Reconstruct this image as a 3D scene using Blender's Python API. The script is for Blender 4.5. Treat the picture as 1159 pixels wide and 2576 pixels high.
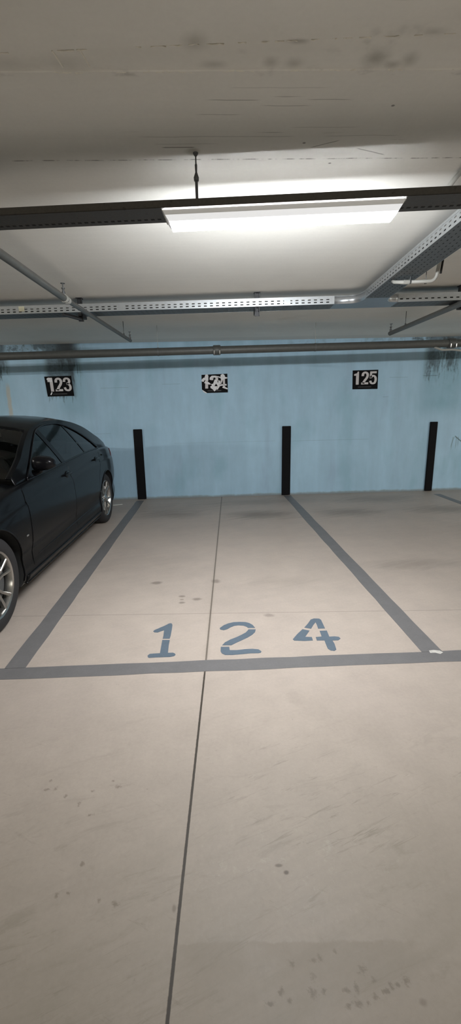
import bpy, bmesh, math, random
from math import sin, cos, pi, radians, sqrt
from mathutils import Vector, Matrix
random.seed(7)
SC = bpy.context.scene
for o in list(bpy.data.objects): bpy.data.objects.remove(o)
COL = SC.collection

# ------------------------------------------------------------------ camera, world, exposure
cam_d = bpy.data.cameras.new('camera'); cam = bpy.data.objects.new('camera', cam_d); COL.objects.link(cam)
SC.camera = cam
yaw, pitch, roll = 0.0280, -0.2333, -0.0236
f = Vector((sin(yaw)*cos(pitch), cos(yaw)*cos(pitch), sin(pitch)))
r = Vector((cos(yaw), -sin(yaw), 0)); u = r.cross(f)
r2 = r*cos(roll)+u*sin(roll); u2 = u*cos(roll)-r*sin(roll)
M = Matrix((r2, u2, -f)).transposed().to_4x4(); M.translation = (1.187, -7.1787, 1.4731)
cam.matrix_world = M
cam_d.sensor_fit = 'VERTICAL'; cam_d.sensor_height = 36; cam_d.lens = 36*1058.95/2576
cam_d.shift_x = 19.68/2576; cam_d.shift_y = -5.5/2576
cam_d.clip_start = 0.05
W = bpy.data.worlds.new('world'); SC.world = W; W.use_nodes = True
W.node_tree.nodes['Background'].inputs[0].default_value = (0.55, 0.55, 0.50, 1)
W.node_tree.nodes['Background'].inputs[1].default_value = 0.02
SC.view_settings.view_transform = 'Standard'; SC.view_settings.look = 'None'
SC.view_settings.gamma = 1; SC.view_settings.use_curve_mapping = False
SC.view_settings.exposure = 2.3
LAMP_MAIN = 120.0      # emission strength of the luminous covers
LAMP_OTHER = 72.0     # lamps behind the viewer
LAMP_FILL = 148.0      # fill lamps added out of view, left and right along the row
SIDEK = .00012           # the prismatic covers throw their light towards the bays, little towards the aisle
CZ = 2.5476           # ceiling height

# ------------------------------------------------------------------ node helper
class V:
    def __init__(s, m, sock): s.m, s.k = m, sock
    def _b(s, op, o=None, o2=None):
        n = s.m.nt.nodes.new('ShaderNodeMath'); n.operation = op
        s.m.put(n.inputs[0], s)
        if o is not None: s.m.put(n.inputs[1], o)
        if o2 is not None: s.m.put(n.inputs[2], o2)
        return V(s.m, n.outputs[0])
    def __add__(s, o): return s._b('ADD', o)
    __radd__ = __add__
    def __sub__(s, o): return s._b('SUBTRACT', o)
    def __rsub__(s, o): return (s*-1)+o
    def __mul__(s, o): return s._b('MULTIPLY', o)
    __rmul__ = __mul__
    def __truediv__(s, o): return s._b('DIVIDE', o)
    def abs(s): return s._b('ABSOLUTE')
    def min(s, o): return s._b('MINIMUM', o)
    def max(s, o): return s._b('MAXIMUM', o)
    def pow(s, o): return s._b('POWER', o)
    def sqrt(s): return s._b('SQRT')
    def ss(s, a, b, c=0.0, d=1.0):
        n = s.m.nt.nodes.new('ShaderNodeMapRange'); n.interpolation_type = 'SMOOTHSTEP'
        s.m.put(n.inputs[0], s)
        if a > b: a, b, c, d = b, a, d, c
        for i, v in enumerate((a, b, c, d)): n.inputs[i+1].default_value = v
        return V(s.m, n.outputs[0])
class MT:
    def __init__(s, name):
        s.mat = bpy.data.materials.new(name); s.mat.use_nodes = True; s.nt = s.mat.node_tree
        s.b = s.nt.nodes['Principled BSDF']
        g = s.nt.nodes.new('ShaderNodeNewGeometry'); x = s.nt.nodes.new('ShaderNodeSeparateXYZ')
        s.nt.links.new(g.outputs['Position'], x.inputs[0]); s.P = V(s, g.outputs['Position'])
        s.X, s.Y, s.Z = [V(s, x.outputs[i]) for i in range(3)]
    def put(s, inp, v):
        if isinstance(v, V): s.nt.links.new(v.k, inp)
        else:
            if hasattr(inp.default_value, '__len__') and not hasattr(v, '__len__'): v = (v, v, v, 1)
            if hasattr(v, '__len__') and len(v) == 3 and len(inp.default_value) == 4: v = (*v, 1)
            inp.default_value = v
    def vec(s, x, y, z):
        n = s.nt.nodes.new('ShaderNodeCombineXYZ')
        for i, v in enumerate((x, y, z)): s.put(n.inputs[i], v)
        return V(s, n.outputs[0])
    def noise(s, vec, scale, detail=3, rough=.55, dist=0.0):
        n = s.nt.nodes.new('ShaderNodeTexNoise'); s.put(n.inputs['Vector'], vec)
        n.inputs['Scale'].default_value = scale; n.inputs['Detail'].default_value = detail
        n.inputs['Roughness'].default_value = rough; n.inputs['Distortion'].default_value = dist
        return V(s, n.outputs[0])
    def vor(s, vec, scale):
        n = s.nt.nodes.new('ShaderNodeTexVoronoi'); s.put(n.inputs['Vector'], vec); n.inputs['Scale'].default_value = scale
        return V(s, n.outputs[0])
    def mix(s, fac, a, b):
        n = s.nt.nodes.new('ShaderNodeMix'); n.data_type = 'RGBA'
        s.put(n.inputs['Factor'], fac); s.put(n.inputs[6], a); s.put(n.inputs[7], b)
        return V(s, n.outputs[2])
    def scale(s, col, k):
        n = s.nt.nodes.new('ShaderNodeVectorMath'); n.operation = 'SCALE'
        s.put(n.inputs[0], col) if isinstance(col, V) else setattr(n.inputs[0], 'default_value', col)
        s.put(n.inputs[3], k); return V(s, n.outputs[0])
    def bump(s, h, strength, dist=0.01):
        n = s.nt.nodes.new('ShaderNodeBump'); n.inputs['Strength'].default_value = strength
        n.inputs['Distance'].default_value = dist; s.put(n.inputs['Height'], h)
        s.nt.links.new(n.outputs[0], s.b.inputs['Normal'])
    def out(s, col, rough=.6, metal=0.0, **kw):
        s.put(s.b.inputs['Base Color'], col); s.put(s.b.inputs['Roughness'], rough); s.put(s.b.inputs['Metallic'], metal)
        for k, v in kw.items(): s.put(s.b.inputs[k.replace('_', ' ')], v)
        return s.mat
def box_mask(m, x0, x1, z0, z1, e=.05):
    return m.X.ss(x0-e, x0+e)*m.X.ss(x1+e, x1-e)*m.Z.ss(z0-e, z0+e)*m.Z.ss(z1+e, z1-e)
def ell(m, x, y, rx, ry, n, amp=.8, soft=.6):
    d = (((m.X-x)/rx).pow(2) + ((m.Y-y)/ry).pow(2)).sqrt() + (n-.5)*amp*2
    return d.ss(1.0+soft*.3, 1.0-soft)

def simple(name, col, rough=.5, metal=0., var=.12, scale=30, **kw):
    m = MT(name); n = m.noise(m.P, scale, 3)
    c = m.scale(col, n*(2*var)+(1-var))
    return m.out(c, rough, metal, **kw)

# ------------------------------------------------------------------ materials
def mat_floor():
    m = MT('floor_concrete')
    big = m.noise(m.P, .9, 4, .6); mid = m.noise(m.P, 5, 5, .65); fine = m.noise(m.P, 60, 4, .7)
    rot = m.vec(m.X*.94+m.Y*.34, (m.Y*.94-m.X*.34)*7, 0.0); st = m.noise(rot, 2.2, 5, .65, .6)
    k = (big-.5)*.28 + (mid-.5)*.32 + (fine-.5)*.20 + (st-.5)*.10 + 1.0
    col = m.scale((.445, .382, .330), k)
    # scuffs and brush marks, mostly in the driving lane
    lane = m.Y.ss(-5.1, -6.0)
    sc = m.noise(m.vec(m.X*.96+m.Y*.28, (m.Y*.96-m.X*.28)*4.2, 3.0), 3.2, 6, .7, .9).ss(.55, .72)
    col = m.mix(sc*(lane*.26+.05), col, (.23, .20, .16))
    gr = m.noise(m.P, 18, 6, .8).ss(.5, .8); col = m.mix(gr*(lane*.22+.06), col, (.26, .225, .18))
    sp = m.noise(m.P, 26, 3, .6).ss(.70, .80)
    col = m.mix(sp*.35, col, (.14, .12, .10))
    sc2 = m.noise(m.vec(m.X*.93+m.Y*.36, (m.Y*.93-m.X*.36)*9, 7.0), 4.5, 6, .75, .5).ss(.56, .70)*big.ss(.42, .58)
    col = m.mix(sc2*(lane*.42+.04), col, (.17, .150, .115))
    sc3 = m.noise(m.vec(m.X*.90-m.Y*.44, (m.Y*.90+m.X*.44)*8, 9.0), 6.0, 5, .7, .4).ss(.60, .72)*mid.ss(.45, .6)
    col = m.mix(sc3*(lane*.30+.05), col, (.20, .175, .14))
    pale = m.noise(m.P, 14, 5, .75).ss(.55, .75)*ell(m, 1.38, -6.08, .33, .22, mid)  # pool of lamp light painted pale into the floor
    col = m.mix(pale*.42, col, (.66, .62, .54))
    pl2 = m.noise(m.P, 55, 5, .8).ss(.55, .75)*ell(m, 1.42, -6.10, .55, .28, mid)  # finer speckle of the same painted light pool
    col = m.mix(pl2*.35, col, (.62, .59, .52))
    # tyre-rubbed dirt bands near the wall
    for x, y, rx, ry, a in ((.55, -1.15, .55, .28, .45), (1.9, -1.35, .52, .30, .62), (.75, -1.25, .25, .2, .25), (3.15, -1.35, .55, .28, .5), (4.6, -1.35, .6, .28, .45),
                            (3.9, -.55, .8, .3, .40), (3.1, -3.45, .55, .14, .28), (1.75, -3.75, .35, .12, .16), (.4, -.75, 1.1, .35, .25), (2.0, -.5, 1.2, .25, .28),
                            (.35, -3.2, .55, .30, .10), (4.8, -2.4, .9, .5, .2)):
        col = m.mix(ell(m, x, y, rx, ry, st, .9, 1.0)*a, col, (.15, .125, .10))
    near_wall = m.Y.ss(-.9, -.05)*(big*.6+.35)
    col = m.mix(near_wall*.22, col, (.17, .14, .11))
    # weaker light towards the viewer painted into the floor, with some lane dirt
    lane_dim = m.Y.ss(-4.9, -6.9)*(.50+(big-.5)*.5+(st-.5)*.5)
    col = m.mix(lane_dim.min(1.0), col, (.170, .157, .115))
    # oil spots
    for x, y, rx, ry, a in ((.691, -3.692, .06, .04, .6), (1.215, -3.702, .045, .05, .55), (.929, -3.989, .03, .018, .6), (.936, -4.107, .03, .022, .6), (.93, -4.05, .018, .014, .5),
                            (1.051, -4.051, .045, .028, .6), (1.583, -4.368, .05, .03, .45), (1.591, -5.283, .05, .06, .10), (1.396, -6.123, .010, .008, .9), (1.375, -6.10, .014, .006, .7),
                            (1.686, -6.446, .014, .012, .45), (1.038, -6.208, .008, .014, .5)):
        col = m.mix(ell(m, x, y, rx, ry, mid, .9, .6)*a, col, (.13, .105, .085))
    # rubber tread prints at the bottom
    tread = [(1.299, -6.43), (1.331, -6.409), (1.349, -6.427), (1.413, -6.416), (1.441, -6.412), (1.42, -6.386), (1.499, -6.414), (1.527, -6.411), (1.495, -6.445), (1.522, -6.44), (1.546, -6.44),
             (1.569, -6.429), (1.602, -6.421), (1.618, -6.414), (1.636, -6.41), (1.661, -6.403), (1.578, -6.398), (1.371, -6.356), (1.429, -6.35), (1.447, -6.344), (1.494, -6.333), (1.556, -6.376),
             (.491, -5.724), (.526, -5.762), (.493, -5.765), (.578, -5.8), (.752, -5.738), (.779, -5.767), (.68, -5.782), (.642, -5.834), (.699, -5.885), (.719, -6.06), (.802, -6.174), (.856, -6.188), (.699, -6.149), (.665, -6.153)]
    tot = None
    tn = m.noise(m.vec(m.X+m.Y*.4, m.Y, 0.), 70, 4, .75)
    for i, (x, y) in enumerate(tread):
        e = ell(m, x, y, .0075 if i % 3 else .013, .011 if i % 2 else .006, tn, 2.2, .9)
        tot = e if tot is None else tot.max(e)
    col = m.mix(tot*.50, col, (.11, .088, .066))
    # foreground shadow with a crisp far edge, painted into the floor colour
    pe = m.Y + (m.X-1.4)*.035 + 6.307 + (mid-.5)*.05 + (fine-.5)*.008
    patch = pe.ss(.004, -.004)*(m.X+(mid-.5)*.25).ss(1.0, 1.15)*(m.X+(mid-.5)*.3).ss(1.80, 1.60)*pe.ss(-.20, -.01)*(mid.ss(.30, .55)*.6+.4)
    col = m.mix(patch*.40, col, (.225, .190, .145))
    # saw-cut joints
    def seg(x0, y0, x1, y1):
        L = math.hypot(x1-x0, y1-y0); nx, ny = (y1-y0)/L, -(x1-x0)/L
        return ((m.X-x0)*nx + (m.Y-y0)*ny + (fine-.5)*.003).abs()
    j1 = seg(1.369, -.178, 1.122, -5.022).ss(.0075, .0035)*m.Y.ss(-5.04, -5.0)
    j2 = seg(1.122, -5.022, 1.04, -6.455).ss(.0065, .0035)*m.Y.ss(-5.0, -5.04)
    col = m.mix((j1*.75+j2*.97).min(1.0), col, (.045, .037, .028))
    halo = (seg(1.369, -.178, 1.122, -5.022).ss(.03, .0)*m.Y.ss(-5.04, -5.0))*.18
    col = m.mix(halo, col, (.25, .21, .16))
    j3 = seg(-.272, -4.237, 3.002, -4.392).ss(.006, .0015)
    col = m.mix(j3*.40, col, (.12, .10, .08))
    m.bump(mid*.3+fine*.2, .25, .004)
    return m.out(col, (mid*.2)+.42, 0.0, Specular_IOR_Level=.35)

def streaks(m, x0, x1, zt, zb, f=38., th=.52, seed=0.):
    warp = (m.noise(m.vec(m.X*6+seed, m.Z*7, seed), 1.0, 3)-.5)*.05
    xx = m.X+warp
    a = m.noise(m.vec(xx*f*.33+seed, m.Z*1.6, seed), 1.0, 3, .6); b = m.noise(m.vec(xx*f+seed, m.Z*3.0, seed), 1.0, 4, .7)
    c = m.noise(m.vec(m.X*20, m.Z*20, seed), 1.0, 3, .6)
    zz = (m.Z-zb)/(zt-zb)
    n = a*.55+b*.45+(c-.5)*.12
    return (n + (zz-.5)*.26).ss(th, th+.14)*xx.ss(x0-.06, x0+.07)*xx.ss(x1+.06, x1-.07)*m.Z.ss(zb-.08, zb+.12)*(c*.6+.6).min(1.0)
def mat_wall():
    m = MT('wall_blue_paint')
    big = m.noise(m.P, 1.1, 4, .6); vert = m.noise(m.vec(m.X*3.4, 0., m.Z*.55), 1.3, 4, .6); mid = m.noise(m.P, 7, 5, .6)
    fine = m.noise(m.P, 70, 3, .6)
    col = m.scale((.385, .585, .735), (big-.5)*.18+(vert-.5)*.34+(mid-.5)*.10+(fine-.5)*.06+1.0)
    teal = m.noise(m.vec(m.X*2.0, 0., m.Z*.9), 1.2, 3, .5).ss(.5, .75)
    col = m.mix(teal*.30, col, (.170, .385, .455))
    mauve = m.noise(m.vec(m.X*3.0+9, 0., m.Z*.8), 1.2, 3, .5).ss(.55, .75)
    col = m.mix(mauve*.25, col, (.29, .38, .53))
    # lighter roller patch left of the first bumper
    pt = box_mask(m, -.75, -.03, -.1, .84, .015)
    col = m.mix(pt*.18, col, (.20, .34, .46))
    # damp teal zones
    for x0, x1, z0, z1, a in ((-1.25, -.75, 1.45, 2.35, .45), (4.75, 5.45, 1.35, 2.35, .55), (-2.3, -1.95, 1.6, 2.3, .35)):
        col = m.mix(box_mask(m, x0, x1, z0, z1, .16)*(mid*.8+.2)*a, col, (.09, .27, .33))
    dark = (.030, .040, .042)
    for a in ((4.78, 4.97, 2.42, 1.78, 30., .38, 1.), (4.95, 5.35, 2.40, 1.66, 34., .47, 4.), (-1.20, -.93, 2.33, 2.05, 46., .52, 7.), (-1.40, -.95, 1.75, 1.50, 50., .58, 2.), (-2.35, -1.99, 2.28, 1.80, 30., .45, 5.),
              (-1.02, -.85, 1.98, 1.50, 44., .60, 12.)):
        col = m.mix(streaks(m, *a)*.80, col, dark)
    # mould along the very top
    for x0, x1, a in ((-2.2, -.8, .7), (4.4, 5.6, .8), (2.5, 4.4, .25)):
        col = m.mix((mid+.12*0).ss(.46, .60)*m.X.ss(x0-.1, x0+.1)*m.X.ss(x1+.1, x1-.1)*m.Z.ss(2.40, 2.47)*a, col, (.05, .065, .07))
    # pale lime run at the left
    run = ((m.X+2.035)+(m.noise(m.vec(0., 0., m.Z*6), 1., 3)-.5)*.06).abs().ss(.045, .015)*m.Z.ss(1.40, 1.5)*m.Z.ss(2.0, 1.85)
    col = m.mix(run*.75, col, (.45, .43, .36))
    # small marks: formwork cross, hairlines, drip hook
    def hl(x0, x1, z, a, w=.006):
        return m.X.ss(x0-.02, x0+.02)*m.X.ss(x1+.02, x1-.02)*((m.Z-z)+(mid-.5)*.012).abs().ss(w, w*.3)*a
    for q in ((4.76, 5.0, 1.945, .75), (4.2, 4.5, 1.93, .25), (4.1, 4.2, 1.62, .3), (-.9, -.45, 1.13, .2), (2.6, 3.9, .93, .22), (.6, 2.3, .94, .14), (-.55, -.1, 1.86, .25), (.45, .75, 1.9, .25)):
        col = m.mix(hl(*q), col, (.06, .10, .12))
    ln = ((m.Z-.935)+(m.X-5.409)*.78).abs().ss(.016, .006)*m.X.ss(5.39, 5.41)*m.X.ss(5.75, 5.6)
    col = m.mix(ln*.8, col, (.07, .12, .13))
    for x0, sl, z0 in ((5.39, .30, .72), (5.37, .10, .68), (5.43, .02, .70), (5.46, -.02, .74)):
        dl_ = (m.X-x0-(m.Z-.93)*sl+(mid-.5)*.012).abs().ss(.010, .003)*m.Z.ss(z0, z0+.1)*m.Z.ss(.94, .92)
        col = m.mix(dl_*.45, col, (.10, .15, .16))
    # dirt line along the floor
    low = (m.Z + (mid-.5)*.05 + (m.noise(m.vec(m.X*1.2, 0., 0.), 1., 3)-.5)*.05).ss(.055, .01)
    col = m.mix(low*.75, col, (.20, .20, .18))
    m.bump(vert*.4+fine*.2, .2, .004)
    return m.out(col, .62)
def mat_ceiling():
    m = MT('ceiling_concrete')
    big = m.noise(m.P, .8, 3, .6); mid = m.noise(m.P, 5, 5, .65); fine = m.noise(m.P, 55, 3, .6)
    brd = m.noise(m.vec(m.X*.6, m.Y*14, 0.), 1.4, 4, .6)
    col = m.scale((.78, .775, .725), (big-.5)*.14+(mid-.5)*.08+(fine-.5)*.07+(brd-.5)*.07+1.0)
    front = m.Y.ss(-4.9, -5.1)
    ln = m.noise(m.vec(m.X*1.1, m.Y*30, 2.), 1.6, 3, .5, .2).ss(.70, .74)
    col = m.mix(ln*front*.5, col, (.22, .21, .19))
    dash = m.noise(m.vec(m.X*16, 0., 1.), 1.0, 3, .6)
    n1 = m.noise(m.vec(m.X*3, 0., 0.), 1.0, 3)-.5
    s1 = ((m.Y+5.016)+n1*.012).abs().ss(.005, .001)*dash.ss(.42, .6)
    col = m.mix(s1*.75, col, (.13, .125, .11))
    # smudgy mould next to the step
    sm = m.noise(m.vec(m.X*5, m.Y*9, 5.), 1.3, 4, .6).ss(.55, .72)*((m.Y+5.50)).ss(-.045, -.0)*m.Y.ss(-5.485, -5.5)
    col = m.mix(sm*.45, col, (.17, .165, .14))
    sm2 = m.noise(m.vec(m.X*4, m.Y*5, 8.), 1.3, 4, .6).ss(.60, .75)*m.Y.ss(-5.72, -5.64)*m.Y.ss(-5.55, -5.62)
    col = m.mix(sm2*.35, col, (.17, .165, .14))
    for x, y, rx, ry, a in ((1.18, -5.625, .045, .045, .45), (1.751, -5.56, .05, .045, .6), (1.867, -5.556, .035, .035, .45), (1.818, -5.535, .03, .02, .5), (1.42, -5.545, .03, .025, .4), (1.497, -5.54, .035, .025, .4), (1.24, -5.537, .05, .018, .35), (1.89, -5.66, .05, .02, .35), (1.493, -5.625, .035, .012, .5), (.76, -5.54, .10, .035, .22), (.60, -5.54, .10, .035, .2)):
        col = m.mix(ell(m, x, y, rx, ry, mid, .7, 1.2)*a, col, (.22, .215, .17))
    for x0, x1, y, a in ((1.22, 1.39, -5.381, .5), (1.58, 1.72, -5.383, .45), (1.18, 1.33, -5.305, .35), (1.42, 1.58, -5.352, .4), (.95, 1.55, -5.175, .35), (1.70, 1.98, -5.176, .3), (1.0, 1.25, -5.128, .3), (1.55, 1.8, -5.23, .25), (1.30, 1.62, -5.44, .2)):
        d = ((m.Y-y)+n1*.02+(mid-.5)*.004).abs().ss(.0032, .0008)*m.X.ss(x0-.02, x0+.03)*m.X.ss(x1+.03, x1-.02)
        col = m.mix(d*a, col, (.16, .155, .14))
    for x0, y0, x1, y1 in ((1.66, -5.10, 1.76, -5.145), (1.86, -5.09, 1.99, -5.045)):
        L = math.hypot(x1-x0, y1-y0); d = (((m.X-x0)*((y1-y0)/L)-(m.Y-y0)*((x1-x0)/L))+(mid-.5)*.008).abs().ss(.004, .001)*m.X.ss(x0-.01, x0+.01)*m.X.ss(x1+.01, x1-.01)
        col = m.mix(d*.6, col, (.15, .145, .13))
    # cast-in board seams running away from the camera
    for x0, dx, y0, y1, a in ((2.005, 0., -5.52, -5.02, .75), (.035, .045, -4.95, -2.9, .35), (1.037, .002, -4.95, -2.9, .35), (2.49, .09, -4.9, -3.3, .30)):
        d = ((m.X-x0-(m.Y-y0)*dx)+(mid-.5)*.012).abs().ss(.0055, .002)*m.Y.ss(y0-.02, y0+.02)*m.Y.ss(y1+.02, y1-.02)*(dash*.9+.35).min(1.)
        col = m.mix(d*a, col, (.80, .79, .74))
    # damp near the wall
    sw = m.Y.ss(-.35, -.25)*.12
    col = m.mix(sw, col, (.2, .19, .17))
    # plaster dab at the hanger and dark scratch
    d = ell(m, 1.155, -5.075, .035, .03, mid, .7)
    col = m.mix(d*.5, col, (.30, .29, .22))
    sc = ((m.Y+5.105)+(mid-.5)*.006).abs().ss(.004, .001)*m.X.ss(1.02, 1.04)*m.X.ss(1.17, 1.15)
    col = m.mix(sc*.8, col, (.14, .13, .11))
    for x, y in ((1.62, -5.13), (1.77, -4.98), (.62, -5.98), (1.9, -5.35)):
        col = m.mix(ell(m, x, y, .008, .006, mid, .4)*.8, col, (.12, .11, .1))
    m.bump(brd*.5+fine*.15, .25, .004)
    return m.out(col, .75)
def mat_paint(name, c, wear=.35, base=(.49, .43, .36)):
    m = MT(name); mid = m.noise(m.P, 9, 5, .65); fine = m.noise(m.P, 90, 4, .7); sp = m.noise(m.P, 33, 5, .75)
    col = m.scale(c, (mid-.5)*.35+(fine-.5)*.25+1.0)
    col = m.mix(sp.ss(.63, .75)*wear, col, base)
    return m.out(col, .5)

M_floor = mat_floor(); M_wall = mat_wall(); M_ceil = mat_ceiling()
M_plain = simple('side_wall_paint', (.45, .45, .42), .7)
M_line = mat_paint('grey_line_paint', (.165, .160, .160), .30)
M_num = mat_paint('blue_grey_number_paint', (.108, .142, .178), .18)
M_foam = simple('black_rubber', (.006, .006, .007), .75, 0, .2, 60, Specular_IOR_Level=.15)
M_galv = simple('galvanised_steel', (.52, .55, .57), .34, .85, .12, 40)
M_galvd = simple('dull_steel', (.12, .125, .125), .5, .5, .2, 40)
M_pipe = simple('grey_steel_pipe', (.12, .12, .11), .45, .35, .2, 25)
M_pale = simple('pale_grey_plastic', (.36, .36, .33), .5, 0, .08, 40)
M_lime = simple('worn_white_paint', (.80, .78, .70), .7, 0, .2, 60)
def mat_rail():
    m = MT('dark_rail_metal'); n = m.noise(m.P, 22, 5, .7); n2 = m.noise(m.P, 90, 3, .6)
    col = m.mix(n.ss(.6, .72), (.070, .064, .055), (.022, .015, .010))
    return m.out(m.scale(col, n2*.5+.75), .5, .2)
M_rail = mat_rail()
M_brk = simple('blackened_bracket', (.045, .047, .05), .55, .3, .2, 40)
M_yel = simple('cream_sticker', (.75, .73, .55), .6)
M_signb = simple('sign_black', (.004, .004, .005), .6, 0, .2, 40, Specular_IOR_Level=.1)
M_signw = simple('sign_white', (.60, .58, .58), .5, 0, .08, 80)
M_signg = simple('sign_small_print', (.055, .055, .06), .5)
M_torn = simple('torn_white_film', (.78, .78, .80), .6, 0, .12, 60)
M_tag = simple('silver_metal', (.7, .7, .7), .25, 1.0)
def mat_emit(name, s, c=(.93, .965, 1.0, 1)):
    m = MT(name); m.b.inputs['Emission Color'].default_value = c; m.b.inputs['Emission Strength'].default_value = s
    return m.out((.9, .9, .9), .4)
def pair(n, s, c): return mat_emit(n, s*.17, c), mat_emit(n+'_wall_side', s, c), mat_emit(n+'_aisle_side', s*SIDEK, c), mat_emit(n+'_upper_side', s*.045, c), mat_emit(n+'_middle_side', s*.85, c), mat_emit(n+'_front_side', s*.0010, c), mat_emit(n+'_front_edge', s*.0040, c)
M_em = pair('lamp_cover_lit', LAMP_MAIN, (.95, .97, 1.0, 1))
M_em2 = pair('lamp_cover_behind', LAMP_OTHER, (1.0, .965, .86, 1)); M_em3 = pair('fill_lamp_cover', LAMP_FILL, (1.0, .98, .94, 1))
# car
def mat_carpaint():
    m = MT('car_paint'); n = m.noise(m.P, 900, 2, .5)
    return m.out(m.scale((.004, .0043, .005), n*.6+.7), .28, .0, Coat_Weight=.30, Coat_Roughness=.05, Coat_IOR=1.32, Specular_IOR_Level=.08)
M_car = mat_carpaint()
M_gloss = simple('gloss_black_trim', (.004, .004, .005), .25, Specular_IOR_Level=.2)
M_tyre = simple('tyre_rubber', (.020, .019, .020), .78, 0, .2, 60)
M_alloy = simple('alloy_wheel', (.42, .41, .39), .25, .95, .1, 60)
M_dark = simple('matt_black_plastic', (.010, .010, .010), .8)
M_int = simple('cabin_trim', (.018, .017, .016), .7)
M_red = simple('tail_lamp_red', (.20, .01, .01), .2)
M_head = simple('headlamp_lens', (.25, .26, .27), .1, .2)
def mat_glass(name, tint, fac):
    m = MT(name); nt = m.nt
    tr = nt.nodes.new('ShaderNodeBsdfTransparent'); tr.inputs[0].default_value = (*tint, 1)
    gl = nt.nodes.new('ShaderNodeBsdfGlossy'); gl.inputs[0].default_value = (.9, .9, .9, 1); gl.inputs[1].default_value = .03
    fr = nt.nodes.new('ShaderNodeFresnel'); fr.inputs[0].default_value = 1.5
    mx = nt.nodes.new('ShaderNodeMixShader'); nt.links.new(fr.outputs[0], mx.inputs[0])
    nt.links.new(tr.outputs[0], mx.inputs[1]); nt.links.new(gl.outputs[0], mx.inputs[2])
    nt.links.new(mx.outputs[0], nt.nodes['Material Output'].inputs[0]); nt.nodes.remove(m.b)
    return m.mat
M_glass = mat_glass('car_front_glass', (.55, .62, .60), 1)
M_priv = mat_glass('car_privacy_glass', (.06, .065, .07), 1)

# ------------------------------------------------------------------ mesh helpers
def link(name, bm, mat, parent=None, smooth=False, kind=None):
    me = bpy.data.meshes.new(name); bmesh.ops.recalc_face_normals(bm, faces=bm.faces[:]); bm.to_mesh(me); bm.free()
    for mm in (mat if isinstance(mat, (list, tuple)) else [mat]): me.materials.append(mm)
    if smooth:
        for p in me.polygons: p.use_smooth = True
        if smooth == 'angle': me.set_sharp_from_angle(angle=radians(35))
    o = bpy.data.objects.new(name, me); COL.objects.link(o)
    if parent: o.parent = parent
    if kind: o['kind'] = kind
    return o
def tag(o, label=None, cat=None, group=None):
    if label: o['label'] = label
    if cat: o['category'] = cat
    if group: o['group'] = group
    return o
def empty(name, loc, label, cat, group=None, rz=0):
    o = bpy.data.objects.new(name, None); COL.objects.link(o); o.location = loc; o.rotation_euler = (0, 0, rz); o.empty_display_size = .1
    return tag(o, label, cat, group)
def box(bm, a, b, bev=0.0, mi=0):
    a, b = Vector(a), Vector(b); c = (a+b)/2
    g = bmesh.ops.create_cube(bm, size=1, matrix=Matrix.Translation(c) @ Matrix.Diagonal((*(b-a), 1)))
    if bev:
        es = list({e for v in g['verts'] for e in v.link_edges})
        bmesh.ops.bevel(bm, geom=es, offset=bev, segments=2, affect='EDGES', clamp_overlap=True)
    return bm
def obox(bm, p0, p1, w, h, up=(0, 0, 1), bev=0):
    p0, p1 = Vector(p0), Vector(p1); d = (p1-p0); L = d.length; d.normalize(); up = Vector(up)
    s = d.cross(up).normalized(); t = s.cross(d)
    m = Matrix((d*L, s*w, t*h)).transposed().to_4x4(); m.translation = (p0+p1)/2
    g = bmesh.ops.create_cube(bm, size=1, matrix=m)
    if bev:
        es = list({e for v in g['verts'] for e in v.link_edges}); bmesh.ops.bevel(bm, geom=es, offset=bev, segments=2, affect='EDGES', clamp_overlap=True)
def tube(bm, pts, rad, n=12, cap=True):
    pts = [Vector(p) for p in pts]; rings = []
    if not hasattr(rad, '__len__'): rad = [rad]*len(pts)
    prev = None
    for i, p in enumerate(pts):
        d = ((pts[min(i+1, len(pts)-1)]-pts[max(i-1, 0)])).normalized()
        if prev is None:
            a = Vector((0, 0, 1)) if abs(d.z) < .9 else Vector((1, 0, 0)); s = d.cross(a).normalized()
        else: s = (prev - d*prev.dot(d)).normalized()
        prev = s; t = d.cross(s)
        rings.append([bm.verts.new(p+(s*cos(2*pi*k/n)+t*sin(2*pi*k/n))*rad[i]) for k in range(n)])
    for a, b in zip(rings, rings[1:]):
        for k in range(n): bm.faces.new((a[k], a[(k+1) % n], b[(k+1) % n], b[k]))
    if cap: bm.faces.new(rings[0]); bm.faces.new(rings[-1][::-1])
    return bm
def lathe(bm, prof, n=48, axis='y', c=(0, 0, 0), closed=False):
    # prof: list of (axial, radius)
    rings = []; c = Vector(c)
    for a, rr in prof:
        ring = []
        for k in range(n):
            t = 2*pi*k/n
            if axis == 'y': v = Vector((rr*cos(t), a, rr*sin(t)))
            elif axis == 'x': v = Vector((a, rr*cos(t), rr*sin(t)))
            else: v = Vector((rr*cos(t), rr*sin(t), a))
            ring.append(bm.verts.new(c+v))
        rings.append(ring)
    prs = list(zip(rings, rings[1:])) + ([(rings[-1], rings[0])] if closed else [])
    for a, b in prs:
        for k in range(n): bm.faces.new((a[k], a[(k+1) % n], b[(k+1) % n], b[k]))
    return bm
def bend(pts, rad=.05, seg=6):
    pts = [Vector(p) for p in pts]; out = [pts[0]]
    for a, b, c in zip(pts, pts[1:], pts[2:]):
        d1 = (a-b).normalized(); d2 = (c-b).normalized(); p, q = b+d1*rad, b+d2*rad
        for i in range(seg+1):
            t = i/seg; out.append(p*(1-t)**2+b*2*t*(1-t)+q*t*t)
    return out+[pts[-1]]
def poly(bm, pts, z0, z1):
    lo = [bm.verts.new((x, y, z0)) for x, y in pts]; hi = [bm.verts.new((x, y, z1)) for x, y in pts]
    f1 = bm.faces.new(hi); n = len(pts)
    for i in range(n): bm.faces.new((lo[i], lo[(i+1) % n], hi[(i+1) % n], hi[i]))
    return f1

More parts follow.
